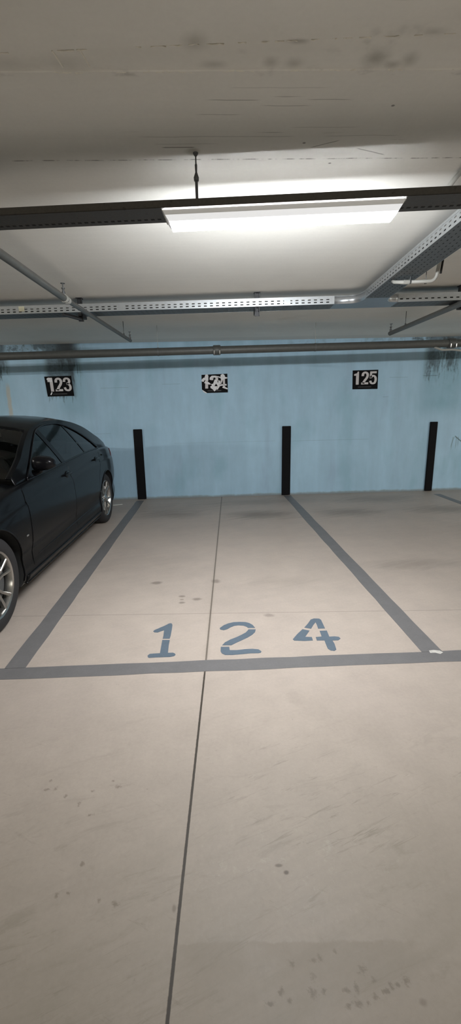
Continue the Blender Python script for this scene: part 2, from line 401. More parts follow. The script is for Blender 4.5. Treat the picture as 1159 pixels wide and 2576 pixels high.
# ------------------------------------------------------------------ setting
XL, XR, YF = -9.0, 12.0, -17.0
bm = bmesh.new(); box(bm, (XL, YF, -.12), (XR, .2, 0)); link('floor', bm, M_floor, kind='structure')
bm = bmesh.new(); box(bm, (XL, 0, 0), (XR, .2, CZ+.2)); link('wall_back', bm, M_wall, kind='structure')
bm = bmesh.new(); box(bm, (XL-.2, YF, -.12), (XL, .2, CZ+.2)); link('wall_left', bm, M_plain, kind='structure')
bm = bmesh.new(); box(bm, (XR, YF, -.12), (XR+.2, .2, CZ+.2)); link('wall_right', bm, M_plain, kind='structure')
bm = bmesh.new(); box(bm, (XL-.2, YF-.2, -.12), (XR+.2, YF, CZ+.2)); link('wall_front', bm, M_plain, kind='structure')
# ceiling slab with a shallow, tapering formwork step in front of the lamp
bm = bmesh.new()
def cl(x):   # far edge of the band, and how deep the band is
    return -5.513-.006*(x-1.3)
xs = [XL, -3, -1, 0, .57, 1.29, 2.03, 3, 5, XR]
dep = lambda x: min(.20, max(.05, .075+.045*(x-.57)))
P0 = [bm.verts.new((x, .2, CZ)) for x in xs]; P1 = [bm.verts.new((x, cl(x), CZ)) for x in xs]
P2 = [bm.verts.new((x, cl(x)-.003, CZ+.0025)) for x in xs]
P3 = [bm.verts.new((x, cl(x)-dep(x), CZ+.003)) for x in xs]; P4 = [bm.verts.new((x, cl(x)-dep(x)-.003, CZ)) for x in xs]
P5 = [bm.verts.new((x, YF, CZ)) for x in xs]
for a, b in zip((P0, P1, P2, P3, P4), (P1, P2, P3, P4, P5)):
    for i in range(len(xs)-1): bm.faces.new((a[i], a[i+1], b[i+1], b[i]))
T0 = [bm.verts.new((x, .2, CZ+.2)) for x in (XL, XR)]; T1 = [bm.verts.new((x, YF, CZ+.2)) for x in (XL, XR)]
bm.faces.new((T0[0], T0[1], T1[1], T1[0]))
link('ceiling', bm, M_ceil, kind='structure')
# plaster lips left along the step
random.seed(3)
bm = bmesh.new()
def lip(x0, x1, off, hgt=.006):
    x = x0
    while x < x1:
        L = random.uniform(.015, .07); y = cl(x)+off(x)
        if random.random() < .8: npt = max(3, int(L/.012)); tube(bm, [(x+L*k/npt, y+random.uniform(-.003, .003), CZ+random.uniform(.0005, .003)) for k in range(npt+1)], [random.uniform(.0010, .0034) for k in range(npt+1)], 6)
        x += L+random.uniform(.0, .05)
lip(.35, .82, lambda x: -dep(x)); lip(1.0, 2.1, lambda x: -dep(x)); lip(.5, 2.4, lambda x: .002)
for x in (.745, .83): obox(bm, (x, cl(x)-dep(x), CZ+.002), (x+.012, cl(x)-.02, CZ+.002), .004, .006)
obox(bm, (.50, cl(.5)-.06, CZ+.002), (.53, cl(.5)-.01, CZ+.002), .004, .006)
link('trim_1', bm, M_lime, kind='structure')

# ------------------------------------------------------------------ painted markings
def stripe(name, pts, label):
    bm = bmesh.new(); poly(bm, pts, .0002, .0014)
    return tag(link(name, bm, M_line), label, 'parking line', 'grey parking lines painted on the floor')
def wob(x0, x1, y0, y1, n=26, a=.0035):
    L = [(x0+random.uniform(-a, a), y0+(y1-y0)*i/n) for i in range(n+1)]; R_ = [(x1+random.uniform(-a, a), y0+(y1-y0)*i/n) for i in range(n+1)]
    return L+R_[::-1]
stripe('painted_line', wob(-.074, .053, -4.912, -.13), 'grey painted line along the left side of bay 124, beside the dark car')
stripe('painted_line', wob(2.450, 2.5765, -4.912, -.05), 'grey painted line along the right side of bay 124, towards the middle black bumper strip')
stripe('painted_line', wob(4.955, 5.07, -4.912, -.30), 'grey painted line at far right, near the floor by the right bumper strip')
def fy(x): return -4.912-.0*(x)
n = 60; top = [(-2.6+10.2*i/n, -4.908+random.uniform(-.003, .003)) for i in range(n+1)]; bot = [(-2.6+10.2*i/n, -5.020+random.uniform(-.003, .003)) for i in range(n+1)]
stripe('painted_line', top+bot[::-1], 'long grey painted line across the front of the bays, below the floor digits')
bm = bmesh.new(); poly(bm, [(2.50, -4.90), (2.53, -4.895), (2.565, -4.905), (2.575, -4.925), (2.55, -4.94), (2.525, -4.925), (2.495, -4.925)], .0014, .0022)
tag(link('paint_chip', bm, simple('scuffed_white_paint', (.55, .53, .49), .7, 0, .3, 60)), 'small white paint scuff where the right bay line meets the front line', 'paint mark')
D1 = [[(0.763,-4.537),(0.77,-4.522),(0.803,-4.493),(0.834,-4.467),(0.86,-4.439),(0.872,-4.433),(0.883,-4.439),(0.889,-4.459),(0.89,-4.519),(0.889,-4.605),(0.886,-4.642),(0.839,-4.639),(0.84,-4.602),(0.837,-4.529),(0.817,-4.541),(0.796,-4.556),(0.774,-4.552)],[(0.838,-4.656),(0.888,-4.66),(0.887,-4.728),(0.89,-4.811),(0.922,-4.812),(0.936,-4.824),(0.939,-4.837),(0.931,-4.85),(0.906,-4.857),(0.826,-4.856),(0.778,-4.858),(0.769,-4.848),(0.766,-4.831),(0.777,-4.815),(0.8,-4.813),(0.84,-4.812),(0.839,-4.741)]]
D2 = [[(1.221,-4.528),(1.251,-4.49),(1.283,-4.467),(1.322,-4.452),(1.366,-4.451),(1.407,-4.457),(1.434,-4.475),(1.453,-4.502),(1.466,-4.543),(1.417,-4.54),(1.408,-4.523),(1.387,-4.506),(1.35,-4.499),(1.322,-4.505),(1.296,-4.524),(1.273,-4.547),(1.248,-4.559),(1.224,-4.547)],[(1.418,-4.56),(1.468,-4.564),(1.459,-4.6),(1.437,-4.633),(1.404,-4.665),(1.36,-4.698),(1.323,-4.725),(1.29,-4.752),(1.231,-4.748),(1.251,-4.714),(1.288,-4.682),(1.328,-4.657),(1.365,-4.628),(1.395,-4.601),(1.41,-4.578)],[(1.222,-4.766),(1.276,-4.77),(1.277,-4.808),(1.323,-4.811),(1.38,-4.803),(1.422,-4.803),(1.458,-4.812),(1.474,-4.834),(1.469,-4.849),(1.453,-4.854),(1.404,-4.852),(1.348,-4.858),(1.292,-4.862),(1.246,-4.859),(1.227,-4.842),(1.219,-4.816)]]
D4 = [[(1.803,-4.564),(1.837,-4.516),(1.873,-4.456),(1.899,-4.442),(1.936,-4.447),(1.945,-4.465),(1.943,-4.527),(1.941,-4.586),(1.894,-4.585),(1.898,-4.531),(1.898,-4.497),(1.874,-4.532),(1.846,-4.583)],[(1.786,-4.585),(1.829,-4.608),(1.782,-4.685),(1.825,-4.691),(1.822,-4.733),(1.768,-4.735),(1.701,-4.725),(1.695,-4.709),(1.736,-4.648),(1.762,-4.615)],[(1.896,-4.616),(1.945,-4.616),(1.94,-4.694),(1.975,-4.693),(2.001,-4.701),(2.006,-4.722),(1.986,-4.742),(1.947,-4.742),(1.949,-4.782),(1.941,-4.848),(1.925,-4.862),(1.903,-4.856),(1.891,-4.834),(1.893,-4.784),(1.896,-4.738),(1.847,-4.735),(1.85,-4.693),(1.891,-4.689)]]
for nm, D, lab in (('1', D1, 'blue-grey stencilled digit 1 painted on the floor, left of the 2'), ('2', D2, 'blue-grey stencilled digit 2 painted on the floor, middle of the number'), ('4', D4, 'blue-grey stencilled digit 4 painted on the floor, right of the 2')):
    bm = bmesh.new()
    for p in D: poly(bm, p, .0002, .0016)
    tag(link('painted_digit', bm, M_num), lab, 'painted number', 'digits of the bay number on the floor')
bm = bmesh.new(); poly(bm, [(-.42, -.40), (-.27, -.36), (-.26, -.40), (-.40, -.45)], .0002, .003)
tag(link('paper_scrap', bm, M_lime), 'small white scrap of paper on the floor behind the car', 'litter')

# ------------------------------------------------------------------ bumper strips on the wall
for i, (xc, w, zt, lab) in enumerate(((.005, .145, 1.19, 'black rubber bumper strip on the blue wall, nearest the dark car'),
                                      (2.493, .146, 1.182, 'black rubber bumper strip on the blue wall, between the signs 124 and 125'),
                                      (5.003, .124, 1.193, 'black rubber bumper strip on the blue wall, right of the 125 sign'))):
    bm = bmesh.new(); box(bm, (xc-w/2, -.034, .006), (xc+w/2, 0, zt), .005)
    tag(link('wall_bumper', bm, M_foam), lab, 'wall bumper', 'black bumper strips on the back wall')

# ------------------------------------------------------------------ number signs
def ribbon(pts, w):
    pts = [Vector(p) for p in pts]; L, R_ = [], []
    for i, p in enumerate(pts):
        d = (pts[min(i+1, len(pts)-1)]-pts[max(i-1, 0)]).normalized(); nn = Vector((-d.y, d.x))
        L.append(p+nn*w/2); R_.append(p-nn*w/2)
    return [(L[i], L[i+1], R_[i+1], R_[i]) for i in range(len(pts)-1)]
def dense(pts, k=5):
    P = [Vector(p) for p in pts]; out = []
    for i in range(len(P)-1):
        p0 = P[max(i-1, 0)]; p1 = P[i]; p2 = P[i+1]; p3 = P[min(i+2, len(P)-1)]
        for j in range(k):
            t = j/k
            out.append(.5*((2*p1)+(p2-p0)*t+(2*p0-5*p1+4*p2-p3)*t*t+(-p0+3*p1-3*p2+p3)*t**3))
    return out+[P[-1]]
U = lambda L: [((x-190)/745, (y-190)/552) for x, y in L]
def dig1(o=0): return [U([(x+o, y) for x, y in q]) for q in ([(375, 228), (335, 228), (318, 272), (290, 300), (290, 345), (375, 345)], [(318, 272), (232, 300), (232, 345), (290, 345), (300, 300)], [(290, 345), (375, 345), (370, 607), (285, 607)])]
def quads(q): return [[(v.x, v.y) for v in a] for a in q]
def dig2(): return quads(ribbon([Vector(v) for v in U([tuple(p) for p in dense([(487, 362), (490, 312), (515, 272), (560, 258), (605, 275), (628, 320), (624, 372), (595, 430), (540, 500), (497, 575)])])], .098)) + [U([(448, 545), (655, 545), (652, 603), (440, 603)])]
def dig5(): return [U([(700, 232), (893, 232), (888, 290), (760, 290), (752, 345), (745, 430), (690, 430)])] + quads(ribbon([Vector(v) for v in U([tuple(p) for p in dense([(722, 415), (755, 372), (800, 360), (845, 385), (866, 440), (862, 510), (835, 565), (785, 580), (735, 562), (708, 500)])])], .092))
def dig3(): return quads(ribbon([Vector(v) for v in U([tuple(p) for p in dense([(715, 350), (722, 300), (752, 265), (800, 258), (845, 280), (858, 330), (838, 382), (775, 405)])])], .090)) + quads(ribbon([Vector(v) for v in U([tuple(p) for p in dense([(775, 405), (835, 420), (868, 475), (862, 540), (828, 578), (780, 582), (732, 560), (712, 500)])])], .090))
def dig4(): return [U([(800, 232), (860, 232), (860, 607), (800, 607)]), U([(800, 232), (860, 232), (745, 500), (690, 500)]), U([(690, 490), (905, 490), (905, 540), (690, 540)])]
SG = {'123': [(-1.426, 2.053), (-1.004, 2.055), (-1.007, 1.751), (-1.429, 1.754)], '124': [(1.095, 2.033), (1.516, 2.043), (1.52, 1.749), (1.095, 1.746)], '125': [(3.576, 2.051), (4.0, 2.055), (4.005, 1.751), (3.585, 1.753)]}
# hung slightly askew, as on the wall
SG['123'] = [(-1.432, 2.058), (-1.003, 2.062), (-.985, 1.748), (-1.410, 1.746)]
def sign(num, digs, label, torn=(), lift=()):
    q = [Vector(p) for p in SG[num]]
    def uv(a, b): return q[0]*(1-a)*(1-b)+q[1]*a*(1-b)+q[2]*a*b+q[3]*(1-a)*b
    def flat(bm, polys, y):
        for p in polys:
            vs = [bm.verts.new((uv(a, b).x, y, uv(a, b).y)) for a, b in p]
            bm.faces.new(vs)
    root = empty('bay_sign', (uv(.5, 1).x, 0, uv(.5, 1).y), label, 'sign', 'black bay number signs on the wall')
    inv = Matrix.Translation(-root.location)
    bm = bmesh.new(); P = [uv(0, 0), uv(1, 0), uv(1, 1), uv(0, 1)]
    if num == '124': P = [uv(0, 0), uv(1, 0), uv(1, 1), uv(.20, 1), uv(0, .80)]
    a_ = [bm.verts.new((p.x, 0, p.y)) for p in P]; b_ = [bm.verts.new((p.x, -.004, p.y)) for p in P]
    bm.faces.new(b_); nn = len(P)
    for i in range(nn): bm.faces.new((a_[i], a_[(i+1) % nn], b_[(i+1) % nn], b_[i]))
    bm.transform(inv); link('plate', bm, M_signb, root)
    for k, d in enumerate(digs):
        bm = bmesh.new(); flat(bm, d, -.0046-.0001*k); bm.transform(inv); o = link('digit', bm, M_signw, root); o['label'] = 'white digit %s' % num[k]
    bm = bmesh.new()
    x = .22
    while x < .74:
        w = random.uniform(.010, .022); flat(bm, [[(x, .865), (x+w, .86), (x+w, .905), (x, .91)]], -.0047); x += w+.008
    bm.transform(inv); link('small_print', bm, M_signg, root)
    if torn:
        for i, t in enumerate(torn):
            bm = bmesh.new(); flat(bm, [t], -.0055-.0002*i)
            bm.transform(inv); link('torn_patch', bm, M_torn, root)
    return root
sign('123', [dig1(25), dig2(), dig3()], 'black sign reading 123 with a torn 1, above the dark car',
     torn=[[(.08, .10), (.13, .06), (.26, .07), (.27, .26), (.20, .28), (.12, .22), (.07, .16)], [(.17, .78), (.21, .80), (.15, .93), (.11, .91)]])
B = lambda L: [((x-200)/755, (y-(262-(x-200)*.035))/535) for x, y in L]
sign('124', [dig1(), dig2(), dig4()], 'black sign reading 124, defaced with white scrapes, middle of the blue wall',
     torn=[B([(320, 255), (375, 250), (400, 290), (395, 420), (350, 440), (300, 400), (250, 470), (200, 450), (200, 405), (250, 350), (290, 340), (300, 290)]),
           B([(300, 440), (410, 480), (480, 540), (410, 545), (330, 520), (270, 500)]),
           B([(760, 270), (810, 240), (860, 260), (890, 330), (950, 340), (950, 370), (870, 385), (830, 400), (770, 410), (745, 350)]),
           B([(580, 400), (640, 400), (660, 460), (600, 520), (560, 590), (600, 600), (650, 630), (610, 700), (560, 745), (520, 690), (450, 640), (450, 590), (490, 580), (480, 530), (530, 520)]),
           B([(610, 420), (660, 470), (720, 560), (900, 530), (920, 555), (730, 590), (660, 690), (620, 690), (670, 600), (620, 520)]),
           B([(800, 610), (850, 585), (890, 620), (950, 650), (945, 685), (860, 660), (800, 640)]),
           B([(430, 400), (440, 340), (500, 290), (600, 290), (740, 320), (745, 360), (640, 320), (520, 340), (470, 410)]),
           B([(210, 700), (260, 735), (345, 790), (320, 805), (235, 755)]),
           B([(690, 420), (730, 430), (740, 520), (700, 560), (680, 500)])])
sign('125', [dig1(), dig2(), dig5()], 'clean black sign reading 125 on the right part of the blue wall')

# ------------------------------------------------------------------ ceiling lamp rail and luminaires
def rail_y(x): return -5.025-.080*(x-1.03)      # back edge
def rail_and_lamp(dx, dy, z, labels, main, ems=None):
    # rail: shallow perforated channel, open on top
    root = empty('lamp_rail', (dx+1.5, dy-5.1, z), labels[0], 'lamp rail', 'dark ceiling rails carrying the lamps')
    d = Vector((1, -.080, 0)).normalized(); nrm = Vector((d.y, -d.x, 0))   # toward camera
    x0, x1 = (-1.6, 4.8) if main else (-1.8, 4.5)
    o = Vector((1.03+dx, -5.025+dy, z)); a = o+d*(x0-1.03); b = o+d*(x1-1.03)
    inv = Matrix.Translation(-root.location)
    w, h = .142, .028
    bm = bmesh.new()
    for p, q_, hh in ((0, 0, 0),):
        # bottom plate, two sides with rolled lips
        obox(bm, a+nrm*w/2+Vector((0, 0, .0015)), b+nrm*w/2+Vector((0, 0, .0015)), w, .003)
        for s in (.0015, w-.0015):
            obox(bm, a+nrm*s+Vector((0, 0, h/2)), b+nrm*s+Vector((0, 0, h/2)), .003, h-.0002)
        for s in (.009, w-.009):
            obox(bm, a+nrm*s+Vector((0, 0, h)), b+nrm*s+Vector((0, 0, h)), .016, .003)
    bm.transform(inv); link('rail_channel', bm, M_rail, root)
    # slots pressed in the underside, near the front edge
    bm = bmesh.new(); t = .05
    L = (b-a).length
    while t < L-.05:
        for s in (.036,):
            c = a+d*t+nrm*s+Vector((0, 0, -.0004)); obox(bm, c-d*.008, c+d*.008, .011, .001)
        t += .030
    bm.transform(inv); o2 = link('slot_row', bm, M_dark, root); o2['label'] = 'row of dark slots'
    for hx in ((1.166, 4.0, -.9) if main else (1.166,)):
        # hangers: top-level things
        hy = rail_y(hx)+dy-.031 if main else rail_y(hx)+dy-.03
        hroot = empty('rail_hanger', (hx+dx, hy, z+.003), {1.166: 'threaded rod with turnbuckle holding the lamp rail, above the left end of the lamp', 4.0: 'threaded rod holding the right part of the lamp rail', -.9: 'threaded rod holding the left part of the lamp rail'}[hx] if main else 'threaded rod hanging the '+labels[0], 'hanger')
        zt = CZ-z-.003
        bm = bmesh.new(); tube(bm, [(0, 0, 0), (0, 0, zt-.10)], .0065, 10); link('lower_rod', bm, M_galvd, hroot)
        bm = bmesh.new(); lathe(bm, [(zt-.105, .0), (zt-.105, .0105), (zt-.092, .0115), (zt-.078, .006), (zt-.070, .0035)], 10, 'z'); link('turnbuckle', bm, M_galvd, hroot)
        bm = bmesh.new(); lathe(bm, [(zt-.075, .0), (zt-.070, .0045), (zt-.045, .0055), (zt-.040, .003), (zt, .003)], 10, 'z'); link('upper_rod', bm, M_galvd, hroot)
        bm = bmesh.new(); lathe(bm, [(zt, .0), (zt-.001, .012), (zt-.006, .010), (zt-.012, .0055)], 10, 'z'); link('ceiling_anchor', bm, M_galvd, hroot)
    # luminaire under the rear half of the rail
    lroot = empty('ceiling_lamp', (dx+1.53, dy-5.09, z-.045), labels[1], 'lamp')
    inv = Matrix.Translation(-lroot.location)
    A = Vector((1.03+dx, -5.022+dy, z)); 
    def cs(t, y, zz): return A+d*t+nrm*y+Vector((0, 0, zz))
    Lg = 1.005
    bm = bmesh.new()
    prof = [(0, -.004), (.001, -.018), (.013, -.033), (.025, -.047), (.118, -.047), (.128, -.043), (.136, -.022), (.138, -.004)]
    ends = [(0.0, 0), (Lg, 0)]
    rings = []
    for t, ins in ((.0, 1), (.012, .0), (Lg-.012, .0), (Lg, 1)):
        ring = []
        for y, zz in prof:
            k = min(1., abs(zz+.004)/.043)      # ends slant inwards towards the bottom
            tt = t+(.026*k if t < .5 else -.026*k)
            ring.append(bm.verts.new(cs(tt, y, zz)))
        rings.append(ring)
    for p, q_ in zip(rings, rings[1:]):
        for k in range(len(prof)-1): bm.faces.new((p[k], p[k+1], q_[k+1], q_[k])).material_index = (3, 4, 1, 0, 6, 5, 2)[k]
        bm.faces.new((p[-1], p[0], q_[0], q_[-1]))
    bm.faces.new(rings[0]).material_index = 2; bm.faces.new(rings[-1][::-1]).material_index = 2
    bm.transform(inv); link('lit_cover', bm, ems or M_em2, lroot)
    bm = bmesh.new(); obox(bm, cs(.02, .069, -.002), cs(Lg-.02, .069, -.002), .134, .0035); bm.transform(inv); link('mounting_base', bm, M_pale, lroot)
    for t in (-.002, Lg-.010):
        bm = bmesh.new(); obox(bm, cs(t, .069, -.004), cs(t+.012, .069, -.004), .136, .008); bm.transform(inv); link('end_clip', bm, M_pale, lroot)
rail_and_lamp(0, 0, 2.300, ('long dark perforated rail crossing under the ceiling, carrying the lit lamp', 'lit white tube lamp fixed under the dark rail'), True, M_em)
rail_and_lamp(-6.5, .15, 2.33, ('added rail for the unseen fill lamp left of the view', 'added unseen fill lamp left of the view'), False, M_em3)  # unseen lamps left and right, added to brighten wall and ceiling
rail_and_lamp(6.7, -.15, 2.33, ('added rail for the unseen fill lamp right of the view', 'added unseen fill lamp right of the view'), False, M_em3)
rail_and_lamp(.2, -6.4, 2.33, ('dark rail under the ceiling behind the viewer', 'lit tube lamp on the rail behind the viewer'), False)
rail_and_lamp(-6.4, -6.0, 2.33, ('dark rail under the ceiling far to the left behind the viewer', 'lit tube lamp far to the left behind the viewer'), False)
rail_and_lamp(6.4, -6.2, 2.33, ('dark rail under the ceiling far to the right behind the viewer', 'lit tube lamp far to the right behind the viewer'), False)

# ------------------------------------------------------------------ perforated cable trays
def perf(bm, o, du, dv, L, H, pitch, sl, rows, rh, u0=0.0, thick=None):
    """sheet spanned by du*L, dv*H with slots sl x rh; rows = list of v centres"""
    us = [0.0]; t = u0 if u0 > 0 else pitch/2
    cells = []
    while t+sl/2 < L-.004:
        us += [t-sl/2, t+sl/2]; t += pitch
    us.append(L); vs = [0.0]
    for c in rows: vs += [c-rh/2, c+rh/2]
    vs.append(H)
    G = [[bm.verts.new(o+du*a+dv*b) for b in vs] for a in us]
    for i in range(len(us)-1):
        for j in range(len(vs)-1):
            if i % 2 == 1 and j % 2 == 1 and i < len(us)-2: continue
            bm.faces.new((G[i][j], G[i+1][j], G[i+1][j+1], G[i][j+1]))
def thicken(o, t):
    md = o.modifiers.new('sheet', 'SOLIDIFY'); md.thickness = t; md.offset = 0
TZ, TH, TW = 2.415, .070, .205
dT = Vector((1, -.0617, 0)).normalized(); nT = Vector((-dT.y, dT.x, 0))       # nT to the wall
def tp(x): return Vector((x, -2.878-.0617*(x-1.684), TZ))                      # front bottom edge
zv = Vector((0, 0, 1))
def tray_run(root, x0, x1, rows_front, lip=True):
    inv = Matrix.Translation(-root.location); a = tp(x0); L = (tp(x1)-a).length
    for off, nm in ((Vector((0, 0, 0)), 'side_panel'), (nT*TW, 'side_panel')):
        bm = bmesh.new(); perf(bm, a+off, dT, zv, L, TH, .0575, .028, rows_front, .009)
        bm.transform(inv); o = link(nm, bm, M_galv, root); thicken(o, .0015)
    bm = bmesh.new(); perf(bm, a+Vector((0, 0, .001)), dT, nT, L, TW, .05, .022, [.03, .065, .10, .135, .17], .0065)
    bm.transform(inv); o = link('bottom_panel', bm, M_galvd, root); thicken(o, .0015)
    bm = bmesh.new()
    for s, k in ((.0, 1), (TW, -1)):
        q = nT*(s+k*.007)
        obox(bm, a+q+zv*TH, a+dT*L+q+zv*TH, .014, .003); q = nT*(s+k*.0135); obox(bm, a+q+zv*(TH-.005), a+dT*L+q+zv*(TH-.005), .002, .012)
    # pressed bead just under the rim
    obox(bm, a+zv*(TH-.012)-nT*.0012, a+dT*L+zv*(TH-.012)-nT*.0012, .002, .004)
    bm.transform(inv); link('rim', bm, M_galv, root)
def cables(root, p0, p1, nrm, n=5):
    inv = Matrix.Translation(-root.location); bm = bmesh.new()
    for lay in (0, 1):
        for k in range(8):
            off = nrm*(.017+.0235*k+.008*lay-.004); pts = []
            for i in range(25):
                t = i/24; pts.append(p0+(p1-p0)*t+off+nrm*random.uniform(-.002, .002)+zv*(.014+.021*lay+random.uniform(0, .003)))
            tube(bm, pts, .0115, 6)
    return bm, inv
JX0, JX1 = 2.40, 2.99      # junction piece limits on the main run
mroot = empty('cable_tray', tp(.7), 'long galvanised perforated cable tray across the ceiling, left of the junction', 'cable tray', 'galvanised cable trays')
tray_run(mroot, -3.2, JX0, [.018, .041])
bm, inv = cables(mroot, tp(-3.2), tp(JX0), nT); bm.transform(inv); tag(link('cable_bundle', bm, M_dark, None, True), 'dark cables lying in the long tray left of the junction', 'cables')['kind'] = 'stuff'
bpy.data.objects['cable_bundle'].location = mroot.location
rroot = empty('cable_tray', tp(4.2), 'galvanised perforated cable tray continuing right of the junction', 'cable tray', 'galvanised cable trays')
tray_run(rroot, JX1, 6.0, [.026])
bm, inv = cables(rroot, tp(JX1), tp(6.0), nT); bm.transform(inv); o = tag(link('cable_bundle', bm, M_dark, None, True), 'dark cables lying in the tray right of the junction', 'cables'); o['kind'] = 'stuff'; o.location = rroot.location
# branch running towards the camera
dB = Vector((.045, 1, 0)).normalized(); nB = Vector((dB.y, -dB.x, 0))          # nB to the right
BW = .212
def bp(y): return Vector((2.556+.047*(y+4.689), y, TZ))
YJ = -3.06
broot = empty('cable_tray', bp(-4.5), 'wide galvanised perforated cable tray running towards the viewer at upper right', 'cable tray', 'galvanised cable trays')
inv = Matrix.Translation(-broot.location)
a = bp(-7.2); L = (bp(YJ-.06)-a).length
for off in (Vector(), nB*BW):
    bm = bmesh.new(); perf(bm, a+off, dB, zv, L, TH, .055, .025, [.020, .043], .008); bm.transform(inv); thicken(link('side_panel', bm, M_galv, broot), .0015)
bm = bmesh.new(); perf(bm, a+zv*.001, dB, nB, L, BW, .048, .020, [.028, .065, .105, .145, .183], .007, u0=.030); bm.transform(inv); thicken(link('bottom_panel', bm, M_galvd, broot), .0015)
bm = bmesh.new()
for s, k in ((0, 1), (BW, -1)):
    q = nB*(s+k*.007); obox(bm, a+q+zv*TH, a+dB*L+q+zv*TH, .014, .003); q = nB*(s+k*.0135); obox(bm, a+q+zv*(TH-.005), a+dB*L+q+zv*(TH-.005), .002, .012)
obox(bm, a+zv*(TH-.012)-nB*.0012, a+dB*L+zv*(TH-.012)-nB*.0012, .002, .004)
bm.transform(inv); link('rim', bm, M_galv, broot)
bm = bmesh.new()
for lay in (0, 1):
    for k in range(8):
        off = nB*(.017+.0245*k+.008*lay-.004); tube(bm, [a+dB*L*i/30+off+nB*random.uniform(-.002, .002)+zv*(.014+.021*lay+random.uniform(0, .003)) for i in range(31)], .0115, 6)
tag(link('cable_bundle', bm, M_dark, None, True), 'dark cables lying in the tray that runs towards the viewer', 'cables')['kind'] = 'stuff'
# tee junction with rounded inner corners
jroot = empty('tray_junction', tp(2.7), 'smooth galvanised tee piece with rounded corners joining the cable trays', 'cable tray junction')
inv = Matrix.Translation(-jroot.location)
pL0 = tp(JX0); cL = bp(YJ-.06); pR0 = tp(JX1); cR = cL+nB*BW
def arc(p, q, ctrl, n=10): return [p*(1-t)**2+ctrl*2*t*(1-t)+q*t*t for t in [i/n for i in range(n+1)]]
def isect(x): return x
cornL = tp(cL.x+.005); cornR = tp(cR.x+.012)
arL = [pL0]+arc(cornL-dT*.10, cL+(cornL-cL)*.02, cornL+dT*0); arR = arc(cR, cornR+dT*.11, cornR)+[pR0]
bm = bmesh.new()
for ar in (arL, arR):
    lo = [bm.verts.new(p) for p in ar]; hi = [bm.verts.new(p+zv*TH) for p in ar]
    for i in range(len(ar)-1): bm.faces.new((lo[i], lo[i+1], hi[i+1], hi[i]))
bk0, bk1 = pL0+nT*TW, pR0+nT*TW
v = [bm.verts.new(p) for p in (bk0, bk1, bk1+zv*TH, bk0+zv*TH)]; bm.faces.new(v)
bm.transform(inv); thicken(link('curved_side', bm, M_galv, jroot, smooth='angle'), .0016)
bm = bmesh.new(); vs = [bm.verts.new(p+zv*.0008) for p in arL+arR+[bk1, bk0]]; bm.faces.new(vs); bmesh.ops.triangulate(bm, faces=bm.faces[:])
bm.transform(inv); link('bottom_panel', bm, simple('junction_sheet', (.30, .33, .36), .4, .7), jroot)
for ar in (arL, arR):
    bm = bmesh.new(); tube(bm, [p+zv*TH for p in ar], .004, 8)
    bm.transform(inv); link('rim', bm, M_galv, jroot)
# joint plates
for x, rt in ((1.93, mroot), (.35, mroot)):
    bm = bmesh.new(); p = tp(x)-nT*.002; obox(bm, p+zv*.033, p+dT*.06+zv*.033, .0015, .05); bm.transform(Matrix.Translation(-rt.location)); link('joint_plate', bm, M_galv, rt)
bm = bmesh.new(); p = tp(-.60)-nT*.003; obox(bm, p+zv*.043, p+dT*.055+zv*.043, .001, .045)
tag(link('sticker', bm, M_yel), 'small cream sticker on the side of the long cable tray at far left', 'sticker')
# supports
def support(x, label, arm=None, back=.042):
    p = tp(x)+nT*back
    root = empty('tray_support', (p.x, p.y, CZ), label, 'tray support', 'brackets carrying the cable tray')
    bm = bmesh.new(); zb = TZ-.075-CZ
    for s in (-.020, .020): box(bm, (s-.0025, -.012, zb), (s+.0025, .012, 0))
    box(bm, (-.020, .009, zb), (.020, .012, 0)); link('post', bm, M_brk, root)
    bm = bmesh.new(); box(bm, (-.028, -.03, -.006), (.028, .03, 0)); link('head_plate', bm, M_brk, root)
    bm = bmesh.new()
    if arm is None:
        for s in (-.014, .014): box(bm, (s-.002, -.03, TZ-CZ-.038), (s+.002, .17, TZ-CZ-.003))
        box(bm, (-.014, -.03, TZ-CZ-.006), (.014, .17, TZ-CZ-.003))
    else:
        obox(bm, (0, 0, TZ-CZ-.055), arm, .028, .026)
        box(bm, (-.014, -.03, TZ-CZ-.030), (.014, .16, TZ-CZ-.003))
    link('arm', bm, M_brk, root)
    return root
support(1.68, 'steel bracket holding the long cable tray near the middle of the ceiling')
support(-.02, 'steel bracket with a forward arm under the long tray, beside the left sprinkler pipe', arm=(-.115, -.18, TZ-CZ-.045))
support(3.58, 'steel bracket under the right cable tray at the edge of the view')

# ------------------------------------------------------------------ pipes
def sprinkler_pipe(pts, rads, label, rod, heads):
    root = empty('sprinkler_pipe', pts[-1], label, 'pipe', 'sprinkler branch pipes under the ceiling')
    inv = Matrix.Translation(-Vector(pts[-1]))
    bm = bmesh.new(); tube(bm, pts, rads, 16); bm.transform(inv); link('pipe', bm, M_pipe, root, smooth='angle')
    for (x, y, z, rr, big) in heads:
        bm = bmesh.new(); lathe(bm, [(0, 0), (0, .014), (.025, .014), (.027, .009), (.045, .008), (.047, .014), (.055, .014), (.057, .005)], 12, 'z', (x, y, z+rr-.004))
        lathe(bm, [(.057, .005), (.085, .005), (.086, .018), (.089, .018), (.089, 0)], 14, 'z', (x, y, z+rr-.004))
        bm.transform(inv); link('sprinkler_head', bm, M_galvd, root, smooth='angle')
    return root
LZ = 2.375
sprinkler_pipe([(-.16, -7.6, LZ), (.022, -4.447, LZ), (.058, -3.42, LZ), (.060, -3.40, LZ), (.204, -1.304, LZ)], [.026, .026, .026, .0205, .0205],
               'grey sprinkler pipe with a reducer, running under the ceiling at upper left', None, [(.056, -3.45, LZ, .026, 1), (.203, -1.325, LZ, .020, 0)])
pr = bpy.data.objects['sprinkler_pipe']
bm = bmesh.new(); inv = Matrix.Translation(-pr.location)
d0 = Vector((.065, 1, 0)).normalized()
bm.free()
